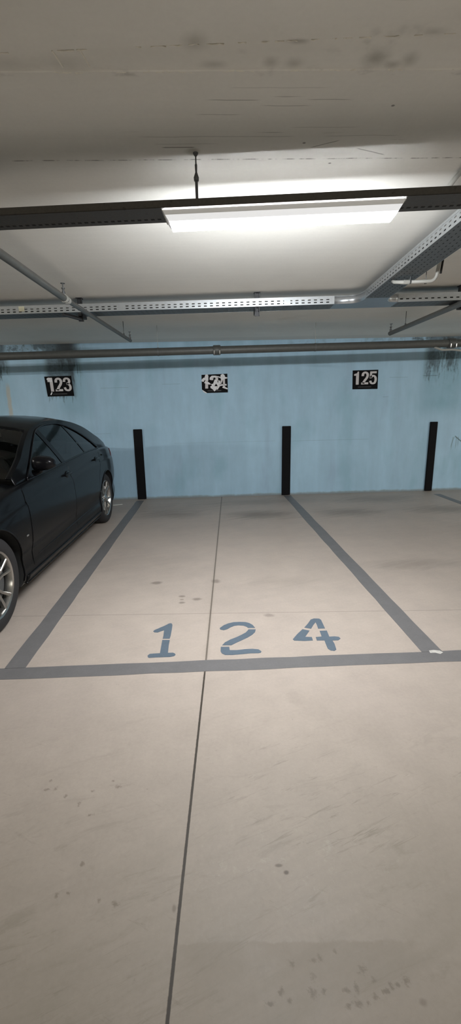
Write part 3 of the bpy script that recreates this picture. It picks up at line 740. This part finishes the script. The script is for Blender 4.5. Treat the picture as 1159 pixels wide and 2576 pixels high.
for t, rr in ((-.035, .032), (.030, .028)):
    bm = bmesh.new(); c = Vector((.059, -3.41, LZ))+d0*t; tube(bm, [c-d0*.014, c+d0*.014], rr, 14)
    bm.transform(inv); link('fitting_collar', bm, M_pale, pr, smooth='angle')
RZ = 2.375
sprinkler_pipe([(3.544, -7.6, RZ), (3.544, -1.48, RZ)], [.026, .026], 'grey sprinkler pipe running under the ceiling at right, ending near the wall', None, [(3.544, -1.50, RZ, .026, 0)])
def rod(x, y, z0, z1, label, rr=.004, root_name='pipe_hanger', ring=.03):
    root = empty(root_name, (x, y, z1), label, 'hanger', 'thin rods holding the pipes')
    bm = bmesh.new(); tube(bm, [(0, 0, z0-z1+.012), (0, 0, 0)], rr, 8); link('rod', bm, M_galvd, root)
    bm = bmesh.new(); lathe(bm, [(z0-z1, .0), (z0-z1, .011), (z0-z1+.010, .010), (z0-z1+.022, rr)], 10, 'z'); link('clamp_nut', bm, M_galvd, root)
rod(.184, -1.634, LZ+.020, CZ, 'thin rod holding the end of the left sprinkler pipe')
rod(3.544, -1.911, RZ+.026, CZ, 'thin rod holding the end of the right sprinkler pipe')
# white conduit entering at upper right, and grey conduit right of the branch tray
bm = bmesh.new(); tube(bm, bend([(2.36, -6.6, 2.53), (2.405, -4.88, 2.53), (2.415, -4.76, 2.505), (2.57, -4.74, 2.500)], .04), .0115, 12)
tag(link('conduit', bm, M_pale, None, True), 'white plastic conduit on the ceiling at the upper right edge', 'conduit')
cr = empty('conduit', (2.917, -3.77, 2.38), 'grey bent conduit dropping beside the branch tray at right', 'conduit')
bm = bmesh.new(); tube(bm, [Vector(p)-cr.location for p in bend([(2.925, -3.80, CZ), (2.917, -3.77, 2.375), (2.70, -3.74, 2.378)], .045)], .012, 12); link('conduit_tube', bm, M_pale, cr, True)
bm = bmesh.new(); tube(bm, [Vector(p)-cr.location for p in [(2.70, -3.74, 2.378), (2.685, -3.735, 2.379), (2.66, -3.72, 2.384), (2.64, -3.69, 2.392), (2.635, -3.66, 2.408)]], [.015, .015, .013, .013, .012], 10); link('flexible_end', bm, M_pale, cr, True)
bm = bmesh.new(); lathe(bm, [(-.02, .0), (-.02, .016), (.02, .016), (.02, 0)], 12, 'x', Vector((2.71, -3.741, 2.378))-cr.location); link('coupling', bm, M_pale, cr)
bm = bmesh.new(); tube(bm, [Vector((2.948, -3.80, CZ))-cr.location, Vector((2.940, -3.79, 2.42))-cr.location], .008, 10); o = link('cable', bm, M_dark, cr, True)
for x, zt in ((2.735, TZ), (2.855, CZ)):
    rt = empty('conduit_hanger', (x, -3.745, zt), 'thin rod holding the bent conduit below the branch tray' if zt < 2.5 else 'thin rod from the ceiling holding the bent conduit', 'hanger')
    bm = bmesh.new(); tube(bm, [(0, 0, 2.388-zt), (0, 0, 0)], .0028, 6); link('rod', bm, M_galvd, rt)
    bm = bmesh.new(); lathe(bm, [(-.006, .0145), (.006, .0145)], 12, 'x', (0, 0, 2.377-zt)); link('clip', bm, M_galvd, rt)
# big pipe hung parallel to the wall
PY = -1.35
def wz(x): return 2.220+0.0089*x
M_dpipe = simple('dark_drain_pipe', (.085, .088, .082), .5, .2, .2, 25)
wp = empty('ceiling_pipe', (1.5, PY, wz(1.5)), 'thick dark grey pipe hung across the view just in front of the blue wall', 'pipe')
inv = Matrix.Translation(-wp.location)
bm = bmesh.new(); tube(bm, [(x, PY, wz(x)) for x in (-8.5, -2, 1, 4.40)], .049, 24); bm.transform(inv); link('pipe', bm, M_dpipe, wp, smooth='angle')
bm = bmesh.new(); tube(bm, [(4.46, PY, wz(4.46)), (11.9, PY, wz(11.9))], .049, 24); bm.transform(inv); link('pipe', bm, M_dpipe, wp, smooth='angle')
def coupling(x, label):
    root = empty('pipe_coupling', (x, PY, wz(x)), label, 'pipe coupling', 'bolted couplings on the thick pipe')
    bm = bmesh.new(); lathe(bm, [(-.050, .049), (-.050, .056), (-.04, .062), (.04, .062), (.050, .056), (.050, .049)], 24, 'x'); link('ring', bm, M_dpipe, root, smooth='angle')
    for dx in (-.036, .036):
        bm = bmesh.new(); tube(bm, [(dx, -.062, -.045), (dx, -.064, -.012)], .0105, 8); tube(bm, [(dx, -.060, -.060), (dx, -.062, -.044)], .0065, 8)
        link('bolt', bm, M_tag, root, smooth='angle')
coupling(1.323, 'dark bolted coupling on the thick pipe, above the 124 sign')
coupling(4.43, 'bolted coupling on the thick pipe, above the mouldy streaks at right')
dz0 = wz(4.4)
bm = bmesh.new(); tube(bm, bend([(4.20, PY-.01, dz0-.045), (4.30, PY-.03, dz0-.085), (4.44, PY-.02, dz0-.080), (4.62, PY, dz0-.10)], .03), .013, 10)
tag(link('drain_branch', bm, M_pale, None, True), 'short pale branch pipe below the thick pipe at far right', 'pipe')
for x, lab in ((.56, 'thin rod over the thick pipe, above and left of the 124 sign'), (2.615, 'thin rod over the thick pipe, midway between signs 124 and 125'), (-1.62, 'thin rod over the thick pipe at far left')):
    rt = empty('pipe_bracket', (x, PY, CZ), lab, 'hanger', 'thin rods holding the thick pipe')
    bm = bmesh.new(); tube(bm, [(0, 0, wz(x)+.049-CZ), (0, 0, 0)], .0025, 8); link('rod', bm, M_pale, rt)
    bm = bmesh.new(); lathe(bm, [(-.010, .0495), (-.010, .052), (.010, .052), (.010, .0495)], 24, 'x', (0, 0, wz(x)-CZ)); link('strap', bm, M_galvd, rt)

# ------------------------------------------------------------------ the dark saloon
def crv(pts):
    X_ = [p[0] for p in pts]; Y_ = [p[1] for p in pts]
    def fn(x):
        if x <= X_[0]: return Y_[0]
        if x >= X_[-1]: return Y_[-1]
        i = max(k for k in range(len(X_)-1) if X_[k] <= x)
        def sl(k):
            if k <= 0: return (Y_[1]-Y_[0])/(X_[1]-X_[0])
            if k >= len(X_)-1: return (Y_[-1]-Y_[-2])/(X_[-1]-X_[-2])
            a = (Y_[k]-Y_[k-1])/(X_[k]-X_[k-1]); b = (Y_[k+1]-Y_[k])/(X_[k+1]-X_[k])
            return 0 if a*b <= 0 else 2*a*b/(a+b)
        h = X_[i+1]-X_[i]; t = (x-X_[i])/h; m0, m1 = sl(i)*h, sl(i+1)*h
        return (2*t**3-3*t*t+1)*Y_[i]+(t**3-2*t*t+t)*m0+(-2*t**3+3*t*t)*Y_[i+1]+(t**3-t*t)*m1
    return fn
# s = distance from the front bumper, y = half width, z = height
wid = crv([(0, .58), (.05, .70), (.15, .79), (.35, .865), (.6, .905), (.9, .925), (1.5, .930), (2.6, .932), (3.6, .935), (4.05, .922), (4.35, .890), (4.6, .838), (4.78, .765), (4.88, .68), (4.94, .58)])
zbt = crv([(0, .26), (.1, .20), (.4, .18), (1.3, .17), (3.3, .17), (4.3, .20), (4.7, .26), (4.94, .36)])
zbl = crv([(0, .60), (.08, .68), (.3, .765), (.86, .855), (1.4, .930), (2.0, .955), (2.6, .985), (3.3, 1.015), (3.7, 1.020), (4.1, 1.010), (4.45, .985), (4.75, .95), (4.86, .90), (4.94, .78)])
zct = crv([(0, .64), (.08, .73), (.3, .83), (.86, .945), (1.3, 1.0), (1.48, 1.02)])
ztr = crv([(4.1, 1.08), (4.3, 1.075), (4.76, 1.06), (4.83, 1.03), (4.88, .95), (4.94, .80)])
zrf = crv([(1.42, 1.01), (1.6, 1.10), (1.85, 1.225), (2.1, 1.335), (2.25, 1.39), (2.45, 1.432), (2.75, 1.462), (3.05, 1.466), (3.35, 1.440), (3.65, 1.380), (3.9, 1.290), (4.15, 1.175), (4.35, 1.072)])
zwt = crv([(1.62, .944), (1.9, 1.095), (2.15, 1.225), (2.4, 1.330), (2.65, 1.365), (2.9, 1.370), (3.12, 1.338), (3.32, 1.275), (3.5, 1.195), (3.65, 1.105), (3.78, 1.022)])
INS = [(0, .10), (.015, .045), (.07, .020), (.16, .012), (.22, .020), (.30, .022), (.40, .006), (.52, .0), (.64, .002), (.74, .008), (.795, .016), (.82, .030), (.88, .036), (.95, .050), (.985, .062), (1.0, .078)]
ins = crv(INS)
def side(s, z):
    """outer half width of the lower body at height z"""
    a, b = zbt(s), zbl(s); return wid(s)-ins(min(1, max(0, (z-a)/(b-a))))
def ybel(s): return wid(s)-.085
def gh(s, z):
    """greenhouse half width at height z"""
    d = max(0, z-zbl(s)); return ybel(s)-.45*d-.30*d*d
CARP = (-1.198, -4.44-.86, 0); YAW = -.0168
car = empty('car', CARP, 'very dark grey four-door saloon parked on the left, nose towards the viewer', 'car', rz=YAW)
# local frame: +Y of the car points to its tail (towards the wall), +X is the side facing bay 124
def C(s, y, z): return (y, s, z)
def carobj(name, bm, mat, parent=None, smooth='angle'):
    o = link(name, bm, mat, parent or car, smooth=smooth); return o
WS = (.86, 3.835); WR = .338
ss = sorted(set([0, .015, .04, .08, .12]+[round(.05*k, 3) for k in range(4, 98)]+[4.87, 4.9, 4.92, 4.94, 1.42, 1.48]))
bm = bmesh.new(); rows = []
ts = [p[0] for p in INS]; tt = []
for a, b in zip(ts, ts[1:]): tt += [a, (a+b)/2]
tt.append(1.0)
for s in ss:
    a, b = zbt(s), zbl(s); R_ = [(0.0, a+.02), (wid(s)*.6, a+.01)]
    R_ += [(wid(s)-ins(t), a+(b-a)*t) for t in tt]
    yb = ybel(s)
    zc = zct(s) if s < 1.45 else (ztr(s) if s > 4.12 else b-.03)
    for fr in (.97, .9, .75, .5, .25, 0.0):
        if 1.45 <= s <= 4.12: z = b-.03 if fr < .95 else b-.005
        else: z = b+(zc-b)*(1-fr**2.2)
        R_.append((yb*fr, z))
    rows.append(R_)
grid = []
for s, R_ in zip(ss, rows):
    full = [C(s, y, z) for y, z in R_]+[C(s, -y, z) for y, z in R_[1:-1][::-1]]
    grid.append([bm.verts.new(p) for p in full])
N = len(grid[0]); ndeck = len(rows[0])
for i in range(len(ss)-1):
    for k in range(N):
        fc = bm.faces.new((grid[i][k], grid[i][(k+1) % N], grid[i+1][(k+1) % N], grid[i+1][k]))
        smid = (ss[i]+ss[i+1])/2
        if 1.48 <= smid <= 4.12 and (ndeck-6 <= k <= ndeck+4): fc.material_index = 1
bm.faces.new(grid[0]); bm.faces.new(grid[-1][::-1])
body = carobj('body', bm, [M_car, M_dark])
# wheel arches cut out
bm = bmesh.new()
for s in WS:
    for sg in (-1, 1):
        lathe(bm, [(0, 0.001), (0, .378), (.5, .378), (.5, .001)], 56, 'x', (sg*.62 if sg > 0 else -1.12, s, WR+.005))
bmesh.ops.holes_fill(bm, edges=bm.edges[:], sides=0); bmesh.ops.remove_doubles(bm, verts=bm.verts[:], dist=.0015)
me = bpy.data.meshes.new('cut'); bmesh.ops.recalc_face_normals(bm, faces=bm.faces[:]); bm.to_mesh(me); bm.free(); me.materials.append(M_dark)
cut = bpy.data.objects.new('cut', me); COL.objects.link(cut); cut.parent = car
md = body.modifiers.new('b', 'BOOLEAN'); md.operation = 'DIFFERENCE'; md.object = cut; md.solver = 'EXACT'; md.material_mode = 'TRANSFER'
bpy.context.view_layer.update()
dg = bpy.context.evaluated_depsgraph_get(); nm = bpy.data.meshes.new_from_object(body.evaluated_get(dg))
body.modifiers.clear(); old = body.data; body.data = nm; bpy.data.meshes.remove(old)
bpy.data.objects.remove(cut); bpy.data.meshes.remove(me)
for p in body.data.polygons: p.use_smooth = True
body.data.set_sharp_from_angle(angle=radians(32))
# roof shell with pillars (everything above the belt that is painted)
S0, S1 = 1.62, 3.78
bm = bmesh.new(); g2 = []
rs = sorted(set([1.42, 1.46, 1.5, 1.55]+[round(1.6+.05*k, 3) for k in range(56)]+[1.62, 4.37])); rs = [s for s in rs if s <= 4.38]
def corner(s):
    crown = .062 if s < 4 else .062-.05*(s-4)/.38
    if s < 1.75: crown = .02+.042*(s-1.42)/.33
    return max(zbl(s)+.004, zrf(s)-crown)
rings = []
for s in rs:
    b = zbl(s)-.004; zc = corner(s); z0 = b if not (S0 < s < S1) else min(zwt(s), zc-.006)
    pts = [(gh(s, z0+(zc-z0)*k/4), z0+(zc-z0)*k/4) for k in range(5)]
    yc = pts[-1][0]; zr = zrf(s)
    pil = .045
    for y in (yc-.012, yc-.030, yc-pil, yc*.8, yc*.6, yc*.4, yc*.2, 0.0):
        q = y/yc; pts.append((y, zc+(zr-zc)*(1-q**2.6)))
    rings.append(pts)
NR = len(rings[0])
for sg in (1, -1):
    G = [[bm.verts.new(C(s, sg*y, z)) for y, z in R_] for s, R_ in zip(rs, rings)]
    for i in range(len(rs)-1):
        m_ = (rs[i]+rs[i+1])/2
        for k in range(NR-1):
            if k >= 7 and (m_ < 2.18 or m_ > 3.62): continue         # windscreen and rear window openings
            bm.faces.new((G[i][k], G[i+1][k], G[i+1][k+1], G[i][k+1]))
bmesh.ops.remove_doubles(bm, verts=bm.verts[:], dist=.0004)
roof = carobj('roof_shell', bm, M_car); md = roof.modifiers.new('s', 'SOLIDIFY'); md.thickness = .012; md.offset = -1
for nm_, lo, hi, mt in (('windscreen', 1.42, 2.2, M_glass), ('rear_window', 3.6, 4.38, M_priv)):
    bm = bmesh.new(); idx = [i for i, s in enumerate(rs) if lo <= s <= hi]; full = []
    for i in idx:
        h = rings[i][6:]; full.append([C(rs[i], -y, z-.005) for y, z in h[:-1]]+[C(rs[i], y, z-.005) for y, z in h[::-1]])
    G = [[bm.verts.new(p) for p in r_] for r_ in full]
    for a, b in zip(G, G[1:]):
        for k in range(len(a)-1): bm.faces.new((a[k], b[k], b[k+1], a[k+1]))
    carobj(nm_, bm, mt)
# side windows, pillars, doors
def patch(sb0, sb1, st0, st1, off, n=12, m=8, zlo=None, sg=1, bot=0.006):
    bm = bmesh.new(); G = []
    for i in range(n+1):
        a = i/n; col = []
        sb = sb0+(sb1-sb0)*a; st = st0+(st1-st0)*a
        zt = min(zwt(st), corner(st)-.006)
        zb_ = zbl(sb)+bot
        for j in range(m+1):
            b = j/m; s = sb+(st-sb)*b; z = zb_+(zt-zb_)*b
            col.append(bm.verts.new(C(s, sg*(gh(s, z)+off), z)))
        G.append(col)
    for a, b in zip(G, G[1:]):
        for k in range(m): 
            try: bm.faces.new((a[k], b[k], b[k+1], a[k+1]))
            except Exception: pass
    bmesh.ops.remove_doubles(bm, verts=bm.verts[:], dist=.0004)
    return bm
def surf(s0f, s1f, z0f, z1f, off, sg=1, n=14, m=14):
    """patch of lower body side; s limits are functions of z-fraction"""
    bm = bmesh.new(); G = []
    for j in range(m+1):
        b = j/m; row = []
        for i in range(n+1):
            a = i/n; s0, s1 = s0f(b), s1f(b); s = s0+(s1-s0)*a; z = z0f(s)+(z1f(s)-z0f(s))*b
            row.append(bm.verts.new(C(s, sg*(side(s, z)+off), z)))
        G.append(row)
    for a, b in zip(G, G[1:]):
        for k in range(n): bm.faces.new((a[k], a[k+1], b[k+1], b[k]))
    return bm
def capsule(bm, p0, p1, r0, n=10, sq=(1, 1)):
    p0, p1 = Vector(p0), Vector(p1); d = (p1-p0).normalized()
    pts, rr = [], []
    for k in range(5): a = (1-k/4)*pi/2; pts.append(p0-d*r0*sin(a)*.999+d*0); rr.append(max(.0006, r0*cos(a)))
    for k in range(5): a = k/4*pi/2; pts.append(p1+d*r0*sin(a)*.999); rr.append(max(.0006, r0*cos(a)))
    tube(bm, pts, rr, n)
def ellip(bm, c, rx, ry, rz, n=24, m=14):
    g = bmesh.ops.create_uvsphere(bm, u_segments=n, v_segments=m, radius=1, matrix=Matrix.Translation(c) @ Matrix.Diagonal((rx, ry, rz, 1)))
    return g['verts']
def solid(o, t, off=-1): md = o.modifiers.new('s', 'SOLIDIFY'); md.thickness = t; md.offset = off
for sg in (1, -1):
    flank = 'left' if sg > 0 else 'right'
    # doors
    rear_end = crv([(0, 3.40), (.25, 3.405), (.5, 3.43), (.65, 3.50), (.8, 3.60), (1, 3.66)])
    dl = lambda s: zbt(s)+.115
    for s0f, s1f, (g0, g1, g2_, g3), glass, hs in (
            (lambda b: 1.415+.03*b, lambda b: 2.505, (S0+.02, 2.465, S0+.02, 2.335), M_glass, 2.50),
            (lambda b: 2.515, lambda b: rear_end(b), (2.555, 3.215, 2.425, 3.045), M_priv, 3.54)):
        bm = surf(s0f, s1f, dl, lambda s: zbl(s)-.002, .0025, sg, 24, 30); d = carobj('door', bm, M_car)
        d['label'] = ('front' if s0f(0) < 2 else 'rear')+' door on the car\'s '+flank+' side'
        for b0, fs in ((0, s0f), (1, s1f)):
            bm = bmesh.new()
            sq = [fs(b) for b in [k/16 for k in range(17)]]; zq = [dl(q_)+(zbl(q_)-.002-dl(q_))*k/16 for k, q_ in enumerate(sq)]
            if b0 == 0 or s1f(0) > 3: tube(bm, [C(q_+(-.003 if b0 == 0 else .003), sg*(side(q_, z_)+.0015), z_) for q_, z_ in zip(sq, zq)], .0028, 6)
            if len(bm.verts): carobj('door_gap', bm, M_gloss, d)
        w = carobj('window', patch(g0, g1, g2_, g3, -.004, sg=sg), glass, d)
        w.matrix_parent_inverse = Matrix()
        # handle: dark cup and bar
        zc = {2.50: .872, 3.54: .905}[hs]; s_c = hs-.10; yy = side(s_c, zc)
        bm = bmesh.new(); ellip(bm, C(s_c+.03, sg*(yy+.002), zc), .008, .072, .036); cup = carobj('handle_cup', bm, M_gloss, d)
        bm = bmesh.new(); capsule(bm, C(s_c-.075, sg*(yy+.022), zc+.004), C(s_c+.085, sg*(yy+.024), zc+.008), .0115); 
        for e in (-.07, .08): box(bm, tuple(Vector(C(s_c+e-.014, sg*(yy-.004) if sg > 0 else sg*(yy+.022), zc-.006))), tuple(Vector(C(s_c+e+.014, sg*(yy+.022) if sg > 0 else sg*(yy-.004), zc+.010))))
        carobj('door_handle', bm, M_car, d)
    # quarter glass, B pillar, divider
    carobj('quarter_window', patch(3.26, 3.72, 3.09, 3.70, -.004, sg=sg), M_priv)
    carobj('middle_pillar', patch(2.465, 2.555, 2.335, 2.425, .001, n=3, sg=sg), M_gloss)
    carobj('window_divider', patch(3.215, 3.26, 3.045, 3.09, .001, n=2, sg=sg), M_gloss)
    # trims
    bm = bmesh.new(); tube(bm, [C(s, sg*(gh(s, zwt(s))+.003), zwt(s)) for s in [S0+.02+(S1-S0-.02)*k/50 for k in range(51)]], .008, 6); carobj('window_frame', bm, M_gloss, smooth=True)
    bm = bmesh.new(); tube(bm, [C(s, sg*(gh(s, zbl(s))+.004), zbl(s)+.004) for s in [S0+(S1-S0)*k/50 for k in range(51)]], .009, 6); carobj('belt_strip', bm, M_gloss, smooth=True)
    # mirror triangle and mirror
    bm = bmesh.new(); vs = [bm.verts.new(C(s, sg*(gh(s, z)+.002), z)) for s, z in ((1.64, .955), (1.84, .958), (1.84, 1.055))]; bm.faces.new(vs); o = carobj('mirror_base', bm, M_gloss, smooth=False); solid(o, .012, 0)
    bm = bmesh.new(); 
    vs = ellip(bm, C(1.735, sg*.960, 1.070), 1, 1, 1, 28, 18)
    for v_ in vs:
        q_ = v_.co-Vector(C(1.735, sg*.960, 1.070)); v_.co = Vector(C(1.735, sg*.960, 1.070))+Vector([math.copysign(abs(a_)**.72, a_)*k_ for a_, k_ in zip(q_, (.098, .075, .060))])
    for v_ in vs:
        if v_.co.y > 1.765: v_.co.y = 1.765+(v_.co.y-1.765)*.1
        v_.co.z = 1.070+(v_.co.z-1.070)*(1-.22*sg*(v_.co.x-sg*.960)/.098)
    mir = carobj('wing_mirror', bm, M_gloss, smooth='angle')
    bm = bmesh.new(); ellip(bm, C(1.768, sg*.960, 1.070), .080, .004, .046); carobj('mirror_glass', bm, M_tag, mir)
    bm = bmesh.new(); tube(bm, [C(1.745, sg*.86, .985), C(1.74, sg*.91, 1.005), C(1.735, sg*.925, 1.035)], [.030, .026, .024], 10); carobj('mirror_stalk', bm, M_gloss, mir)
    # sill
    bm = surf(lambda b: 1.27, lambda b: 3.44, lambda s: zbt(s)+.002, lambda s: zbt(s)+.075, .006, sg, 40, 6); o = carobj('side_skirt', bm, M_car); solid(o, .008)
    bm = bmesh.new(); tube(bm, [C(1.27+2.17*k/30, sg*(side(1.27+2.17*k/30, zbt(2)+.02)+.009), zbt(2)+.012) for k in range(31)], .006, 6); carobj('skirt_edge', bm, M_gloss, smooth=True)
    # raised line low on the doors
    bm = bmesh.new(); tube(bm, [C(1.48+1.9*k/30, sg*(side(1.48+1.9*k/30, .36+.02*k/30)+.002), .345+.03*k/30) for k in range(31)], [.002+.006*sin(pi*k/30) for k in range(31)], 6); carobj('door_crease', bm, M_car, smooth=True)
    # small badge behind the front wheel
    bm = bmesh.new(); yy = side(1.33, .56); box(bm, C(1.315, sg*yy-.003, .548), C(1.352, sg*yy+.003, .562), .002); o = carobj('fender_badge', bm, M_tag); o['label'] = 'small silver badge behind the front wheel'
    # arch lips
    for s in WS:
        bm = bmesh.new(); pts = []
        for k in range(33):
            a = radians(-18)+radians(216)*k/32; sx, z = s+.379*cos(a), WR+.005+.379*sin(a)
            if z > zbt(sx)+.005: pts.append(C(sx, sg*(side(sx, z)+.001), z))
        tube(bm, pts, .007, 6); carobj('arch_lip', bm, M_car, smooth=True)
    # lamps
    o = carobj('headlamp', surf(lambda b: .10, lambda b: .52, lambda s: .60+.10*s, lambda s: zbl(s)-.035, .004, sg), M_head); solid(o, .004)
    o = carobj('tail_lamp', surf(lambda b: 4.50, lambda b: 4.91, lambda s: .84, lambda s: min(zbl(s)-.02, .985), .004, sg), M_red); solid(o, .004)
    # fuel flap only on the other flank; small dark latch area behind the rear door
    bm = bmesh.new(); tube(bm, [C(3.74, sg*(side(3.74, .93)+.004), .935), C(3.80, sg*(side(3.80, .93)+.004), .93)], .010, 8); carobj('lock_trim', bm, M_gloss)
    # wheels
    for wi, s in enumerate(WS):
        yo = .905
        wheel = bpy.data.objects.new('wheel', None); COL.objects.link(wheel); wheel.parent = car; wheel.location = C(s, sg*yo, WR); wheel.empty_display_size = .1
        wheel.rotation_euler = (0, 0, 0 if sg > 0 else pi)      # outer face along +X of the wheel
        wheel['label'] = ('front' if wi == 0 else 'rear')+' wheel on the '+flank+' side'
        bm = bmesh.new()
        lathe(bm, [(-.225, .236), (-.235, .250), (-.238, .285), (-.228, .318), (-.205, .334), (-.17, .338), (-.155, .338), (-.153, .331), (-.147, .331), (-.145, .338), (-.085, .338), (-.083, .331), (-.077, .331), (-.075, .338), (-.045, .337), (-.022, .330), (-.006, .314), (.000, .288), (-.003, .262), (-.008, .246), (-.014, .238)], 72, 'x')
        carobj('tyre', bm, M_tyre, wheel)
        bm = bmesh.new()
        lathe(bm, [(-.21, .238), (-.20, .228), (-.10, .205), (-.03, .220), (-.014, .226), (-.008, .238), (-.012, .244), (-.018, .238)], 72, 'x'); carobj('rim', bm, M_alloy, wheel)
        bm = bmesh.new(); lathe(bm, [(-.045, 0), (-.045, .166), (-.065, .166), (-.065, 0)], 48, 'x'); carobj('brake_disc', bm, M_galvd, wheel)
        bm = bmesh.new(); lathe(bm, [(-.20, .0), (-.20, .23)], 40, 'x'); carobj('wheel_back', bm, M_dark, wheel)
        for k in range(5):
            a0 = 2*pi*k/5+.35+.5*wi
            bm = bmesh.new()
            for e in (-1, 1):
                ai, ao = a0+e*.17, a0+e*.235
                pi_ = Vector((-.028, .045*cos(ai), .045*sin(ai))); pm = Vector((-.026, .13*cos(a0+e*.16), .13*sin(a0+e*.16))); po = Vector((-.014, .226*cos(ao), .226*sin(ao)))
                for p, q, w0, w1 in ((pi_, pm, .026, .020), (pm, po, .020, .026)):
                    d_ = (q-p).normalized(); sd = Vector((1, 0, 0)).cross(d_).normalized(); dep_ = .030
                    sec = [(-.5, -dep_), (-.5, -.006), (-.25, .0), (.25, .0), (.5, -.006), (.5, -dep_)]
                    A_ = [bm.verts.new(p+sd*w0*x_+Vector((h_, 0, 0))) for x_, h_ in sec]; B_ = [bm.verts.new(q+sd*w1*x_+Vector((h_, 0, 0))) for x_, h_ in sec]
                    for t_ in range(6): bm.faces.new((A_[t_], A_[(t_+1) % 6], B_[(t_+1) % 6], B_[t_]))
            carobj('spoke', bm, M_alloy, wheel)
        bm = bmesh.new(); lathe(bm, [(-.05, .0), (-.05, .058), (-.024, .055), (-.018, .040), (-.016, .034), (-.012, .030), (-.012, 0)], 32, 'x'); carobj('hub_cap', bm, M_alloy, wheel)
# front end
bm = bmesh.new()
for sg in (1, -1):
    box(bm, (sg*.02 if sg > 0 else -.24, -.012, .52), (.24 if sg > 0 else -.02, .03, .70), .02)
gr = carobj('grille_frame', bm, M_alloy)
bm = bmesh.new()
for k in range(14):
    x = -.225+.032*k+(.015 if k > 6 else 0); box(bm, (x, -.016, .54), (x+.010, -.010, .68))
carobj('grille_slats', bm, M_gloss, gr)
bm = bmesh.new(); box(bm, (-.55, -.010, .27), (.55, .03, .40), .02); carobj('lower_intake', bm, M_dark)
bm = bmesh.new(); box(bm, (-.26, -.022, .42), (.26, -.010, .53), .003); carobj('number_plate', bm, M_pale)
bm = bmesh.new(); box(bm, (-.26, 4.935, .70), (.26, 4.952, .81), .003); carobj('number_plate', bm, M_pale)
# hood shut lines
for sg in (1, -1):
    bm = bmesh.new(); tube(bm, [C(s, sg*(ybel(s)*(.93-.05*(s-.3))), zbl(s)+(zct(s)-zbl(s))*(1-(.93-.05*(s-.3))**2.2)+.001) for s in [.3+1.1*k/20 for k in range(21)]], .004, 6); carobj('bonnet_crease', bm, M_car, smooth=True)
# shark fin on the roof
bm = bmesh.new(); v0 = []
for s, h, w in ((3.42, .004, .010), (3.46, .022, .022), (3.52, .05, .026), (3.57, .062, .020), (3.60, .058, .012), (3.62, .0, .010)):
    z = zrf(s)-.002; v0.append([bm.verts.new(C(s, x_*w, z+hh)) for x_, hh in ((-1, 0), (-.7, h*.6), (-.25, h), (.25, h), (.7, h*.6), (1, 0))])
for a, b in zip(v0, v0[1:]):
    for k in range(5): bm.faces.new((a[k], a[k+1], b[k+1], b[k]))
carobj('roof_antenna', bm, M_gloss)
# cabin
def seat(sx, x, w=.25):
    st = bpy.data.objects.new('seat', None); COL.objects.link(st); st.parent = car; st.location = C(sx, x, .55)
    bm = bmesh.new(); box(bm, (-w, -.45, .0), (w, .05, .17), .05); carobj('seat_cushion', bm, M_int, st)
    bm = bmesh.new(); box(bm, (-w, 0, .1), (w, .13, .62), .05); bmesh.ops.rotate(bm, verts=bm.verts[:], cent=(0, .05, .1), matrix=Matrix.Rotation(radians(-16), 3, 'X')); carobj('backrest', bm, M_int, st)
    bm = bmesh.new(); box(bm, (-.13, .19, .62), (.13, .28, .80), .04); carobj('headrest', bm, M_int, st)
seat(2.35, .37); seat(2.35, -.37); seat(3.30, .35); seat(3.30, -.35)
bm = bmesh.new(); box(bm, C(1.60, -.76, .86), C(1.95, .76, .965), .03); carobj('dashboard', bm, M_int)
bm = bmesh.new(); bmesh.ops.create_cone(bm, segments=4, radius1=.001, radius2=.001, depth=.001)
bm.free(); bm = bmesh.new()
ctr = Vector(C(2.02, .37, .93)); ax1 = Vector((1, 0, 0)); ax2 = Vector((0, .35, .94)).normalized()
tube(bm, [ctr+(ax1*cos(2*pi*k/32)+ax2*sin(2*pi*k/32))*.185 for k in range(33)], .015, 8); obox(bm, ctr-ax1*.18, ctr+ax1*.18, .03, .05); carobj('steering_wheel', bm, M_int)
bm = bmesh.new(); box(bm, C(2.05, -.11, 1.315), C(2.08, .11, 1.365), .01); carobj('rear_view_mirror', bm, M_gloss)
